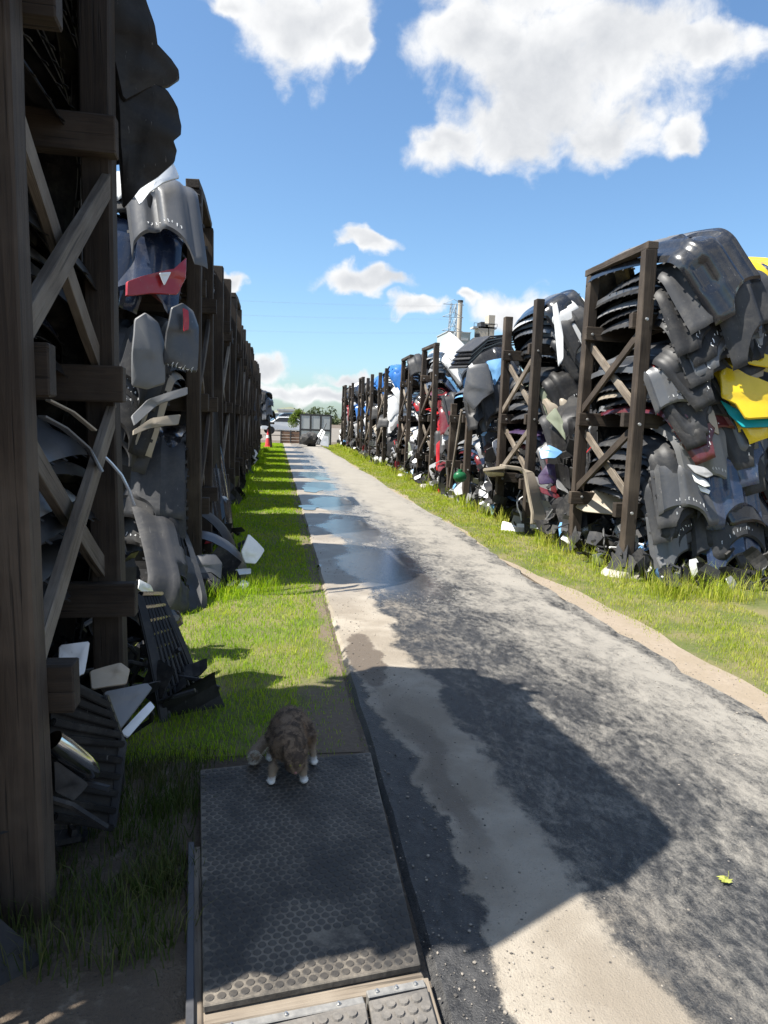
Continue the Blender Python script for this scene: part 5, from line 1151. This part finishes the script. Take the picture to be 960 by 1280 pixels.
# roadside building with green sign band
def block(name, x0, x1, ztop, Y, dep, mat, label, bands=(), z0=0):
    r = empty(name, ((x0+x1)/2, Y, 0)); tag(r, label, 'building'); w = x1-x0
    bm = bmesh.new(); bm_box(bm, (0, dep/2, ztop/2), (w, dep, ztop)); bmobj('wall', bm, mat, r)
    bm = bmesh.new(); bm_box(bm, (0, dep/2, ztop+0.15), (w+0.6, dep+0.6, 0.3)); bmobj('roof', bm, GREYP, r)
    for (f0, f1, za, zb, m_, nm) in bands: bm = bmesh.new(); bm_box(bm, (-w/2+w*(f0+f1)/2, -0.1, (za+zb)/2), (w*(f1-f0), 0.22, zb-za)); bmobj(nm, bm, m_, r)
    return r
OFFW = plain('offwhite_wall', (0.62, 0.62, 0.60), 0.8, 0, 0.08, 0.5); TEALS = plain('teal_sign', (0.03, 0.24, 0.24), 0.5, 0, 0.1); TAN = plain('tan_roof', (0.42, 0.36, 0.29), 0.8)
b0_, b1_ = at(348, 513, 140), at(372, 513, 140)
block('roadside_building', b0_.x, b1_.x, b0_.z, 140, 10, OFFW, 'low white building with teal sign band beyond the cars', [(0.28, 0.98, b0_.z*0.5, b0_.z*0.86, TEALS, 'sign_band'), (0.1, 0.9, 0.2, b0_.z*0.35, GLASS, 'window')])
# industrial plant on the skyline
YI = 300.0
BEI = plain('plant_beige', (0.46, 0.41, 0.33), 0.8, 0, 0.12, 0.2); PALEG = plain('plant_pale_green', (0.40, 0.45, 0.43), 0.8, 0, 0.1, 0.1)
cb, ctp = at(573.5, 420, YI), at(576.5, 378, YI)
ch = empty('chimney', (cb.x, YI, 0)); tag(ch, 'tall pale industrial chimney on the skyline', 'chimney')
bm = bmesh.new(); bm_tube(bm, (0, 0, 0), (0, 0, ctp.z), 1.25, 0.95, 20); bmobj('stack', bm, BEI, ch, True)
bm = bmesh.new(); bm_tube(bm, (0, 0, ctp.z), (0, 0, ctp.z+0.8), 1.15, 1.15, 20); bmobj('rim', bm, DARKM, ch, True)
PYM = plain('pylon_steel', (0.33, 0.36, 0.38), 0.6, 0.5)
pz = at(566, 379, YI-20).z; px_ = at(566, 400, YI-20).x
py_ = empty('pylon', (px_, YI-20, 0)); tag(py_, 'lattice power pylon left of the chimney', 'pylon')
bm = bmesh.new(); N = 9
def wz(f): return 2.6*(1-f)+1.0*f
for i in range(N):
    f0, f1 = i/N, (i+1)/N; z0, z1 = pz*f0, pz*f1; a0_, a1_ = wz(f0), wz(f1)
    cs0 = [(-a0_, -a0_), (a0_, -a0_), (a0_, a0_), (-a0_, a0_)]; cs1 = [(-a1_, -a1_), (a1_, -a1_), (a1_, a1_), (-a1_, a1_)]
    for k in range(4):
        p, q = cs0[k], cs1[k]; r_, s_ = cs0[(k+1) % 4], cs1[(k+1) % 4]
        bm_tube(bm, (*p, z0), (*q, z1), 0.13, None, 5); bm_tube(bm, (*p, z0), (*s_, z1), 0.08, None, 4); bm_tube(bm, (*r_, z0), (*q, z1), 0.08, None, 4)
bmobj('tower', bm, PYM, py_)
arms_z = [pz*0.78, pz*0.89, pz*0.99]
for z in arms_z: bm = bmesh.new(); bm_tube(bm, (-4.2, 0, z), (4.2, 0, z), 0.12, None, 5); bm_tube(bm, (-4.2, 0, z), (0, 0, z+2.0), 0.08, None, 4); bm_tube(bm, (4.2, 0, z), (0, 0, z+2.0), 0.08, None, 4); bmobj('cross_arm', bm, PYM, py_)
for k, (z, s) in enumerate([(z, s) for z in arms_z for s in (-1, 1)]):
    pts = []
    for i in range(21):
        f = i/20; pts.append((px_+s*4.2-260*f, YI-20-60*f, z-0.6-18*f*(1-f)-6*f))
    v_, f_ = sweep(pts, [0.014]*21, 4); tag(obj('power_line', pyd('power_line', v_, f_, (PYM,))), f'{["lowest", "middle", "upper"][k//2]} {"left" if s < 0 else "right"} power line running from the pylon across the sky', 'power line', 'power lines')
bx0, bx1 = at(562, 420, YI), at(591, 420, YI)
block('plant_building', bx0.x, bx1.x, at(575, 414, YI).z, YI+4, 20, PALEG, 'pale grey-green plant building below the chimney', [(0.1, 0.9, at(575, 424, YI).z, at(575, 421, YI).z, GREYP, 'window_band')])
tw = empty('plant_tower', (at(607, 420, YI).x, YI+2, 0)); tag(tw, 'beige plant tower with platforms and railings right of the chimney', 'plant tower')
def zt(y): return at(607, y, YI).z
u = YI/F_PX
for (x0, x1, y0, y1, m_, nm) in ((611, 619, 393, 432, BEI, 'tower_block'), (598, 612, 408, 432, BEI, 'tower_block'), (601, 606, 402, 408, DARKM, 'tank'), (592, 622, 408, 410, GREYP, 'platform'), (604, 620, 404, 405, GREYP, 'platform'), (594, 600, 417, 427, DARKM, 'window')):
    bm = bmesh.new(); xc = ((x0+x1)/2-607)*u; bm_box(bm, (xc, -1 if nm == 'window' else 2, (zt(y0)+zt(y1))/2), ((x1-x0)*u, 6 if nm != 'window' else 0.4, zt(y0)-zt(y1))); bmobj(nm, bm, m_, tw)
for k in range(7): bm = bmesh.new(); bm_tube(bm, ((592+k*5-607)*u, -1.2, zt(408)), ((592+k*5-607)*u, -1.2, zt(404)), 0.1, None, 5); bmobj('rail_post', bm, DARKM, tw)
bm = bmesh.new(); bm_tube(bm, ((592-607)*u, -1.2, zt(404)), ((622-607)*u, -1.2, zt(404)), 0.1, None, 5); bmobj('handrail', bm, DARKM, tw)
# hill and far trees
hm = plain('hill_scrub', (0.16, 0.17, 0.11), 0.9, 0, 0.3, 0.02)
V, Fc = [], []; nx, ny = 61, 9
hc = at(358, 520, 700)
for j in range(ny):
    for i in range(nx):
        x = -300+700*i/(nx-1); y = 620+260*j/(ny-1); e = math.exp(-((x-hc.x)/17)**2)*9.0+5.0*math.sin(x*0.013+1)**2+1.5*math.sin(x*0.07)
        V.append((x, y, -0.5+max(0, e)*math.sin(PI*j/(ny-1))**0.7))
Fc = [(j*nx+i, j*nx+i+1, (j+1)*nx+i+1, (j+1)*nx+i) for j in range(ny-1) for i in range(nx-1)]
kind(obj('hill', pyd('hill', V, Fc, (hm,), True)), 'structure')
LEAF = grass_mat('tree_leaves', (0.07, 0.13, 0.012), (0.17, 0.24, 0.03), (0.22, 0.25, 0.05)); FARL = grass_mat('far_tree_leaves', (0.05, 0.075, 0.03), (0.09, 0.12, 0.05), (0.12, 0.14, 0.06))
BARK = plain('bark', (0.09, 0.07, 0.05), 0.9)
def leaves(n, centres, size, seed):
    rg = random.Random(seed); V, Fc = [], []
    for k in range(n):
        c_, r_ = rg.choice(centres); d = Vector((rg.gauss(0, 1), rg.gauss(0, 1), rg.gauss(0, 1))).normalized()*r_*rg.random()**0.4; p = Vector(c_)+d
        a_ = Vector((rg.gauss(0, 1), rg.gauss(0, 1), rg.gauss(0, 1))).normalized(); b_ = a_.cross(Vector((rg.gauss(0, 1), 0.3, 1))).normalized(); s = size*rg.uniform(0.6, 1.4); b0 = len(V)
        V += [p-a_*s, p+b_*s*0.5, p+a_*s, p-b_*s*0.5]; Fc.append((b0, b0+1, b0+2, b0+3))
    return V, Fc
tp = at(377, 540, 54); tz = at(377, 507, 54).z; tre = empty('small_tree', (tp.x, 54, 0)); tag(tre, 'small bright green tree behind the grey screen', 'tree')
v_, f_ = sweep([(0, 0, 0), (0.05, 0, 0.9), (0.0, 0.1, 1.8), (0.1, 0, 2.3)], [0.10, 0.08, 0.05, 0.02], 8); obj('trunk', pyd('trunk', v_, f_, (BARK,)), tre)
rg = random.Random(12); cl = [((rg.uniform(-0.6, 0.6)-0.1, rg.uniform(-0.4, 0.4), rg.uniform(1.1, tz-0.3)), rg.uniform(0.22, 0.42)) for _ in range(16)]
v_, f_ = leaves(3200, cl, 0.06, 5); obj('crown', pyd('crown', v_, f_, (LEAF,)), tre)
cl = [((x, 240+10*math.sin(x), rg.uniform(0.5, 2.6+1.6*math.sin(x*0.11)**2)), rg.uniform(1.2, 2.6)) for x in np.arange(-70, 120, 0.9)]
v_, f_ = leaves(16000, cl, 0.55, 6); kind(tag(obj('far_treeline', pyd('far_treeline', v_, f_, (FARL,))), 'hazy line of far trees along the horizon', 'trees'), 'stuff')

# ------------------------------------------------------------------ loose gravel
def gravel(n, seed):
    rg = np.random.default_rng(seed); ico = bmesh.new(); bmesh.ops.create_icosphere(ico, subdivisions=1, radius=1.0); vs = np.array([v.co[:] for v in ico.verts]); ico.verts.index_update(); fs = np.array([[v.index for v in f.verts] for f in ico.faces]); ico.free()
    y = 1.6*(14/1.6)**rg.uniform(0, 1, n); r = rg.uniform(0, 1, n)
    x = np.where(r < 0.30, 0.47+np.abs(rg.normal(0, 0.25, n)), np.where(r < 0.62, 2.74+rg.normal(0, 0.13, n), rg.uniform(0.5, 2.7, n)))
    sc = (rg.gamma(1.6, 0.0010, n)+0.0010)[:, None, None]*np.array([1, 1, 0.65])*rg.uniform(0.7, 1.3, (n, 1, 3)); z = np.where(x < 2.74, 0.026, 0.010)
    V = vs[None]*sc*rg.uniform(0.8, 1.2, (n, len(vs), 1))+np.stack([x, y, z], 1)[:, None]
    Fc = (fs[None]+(np.arange(n)*len(vs))[:, None, None]).reshape(-1, 3); return V.reshape(-1, 3), Fc
v_, f_ = gravel(4200, 9)
gmx, t, b = newmat('gravel_stones'); ri = t.nodes.new('ShaderNodeNewGeometry').outputs['Random Per Island']
LK(t, MIXC(t, ri, (0.06, 0.055, 0.05), (0.34, 0.30, 0.25)), b.inputs['Base Color']); setin(b, Roughness=0.9)
kind(tag(obj('gravel', pyd('gravel', v_, f_, (gmx,))), 'loose gravel and grit scattered over the path', 'gravel'), 'stuff')
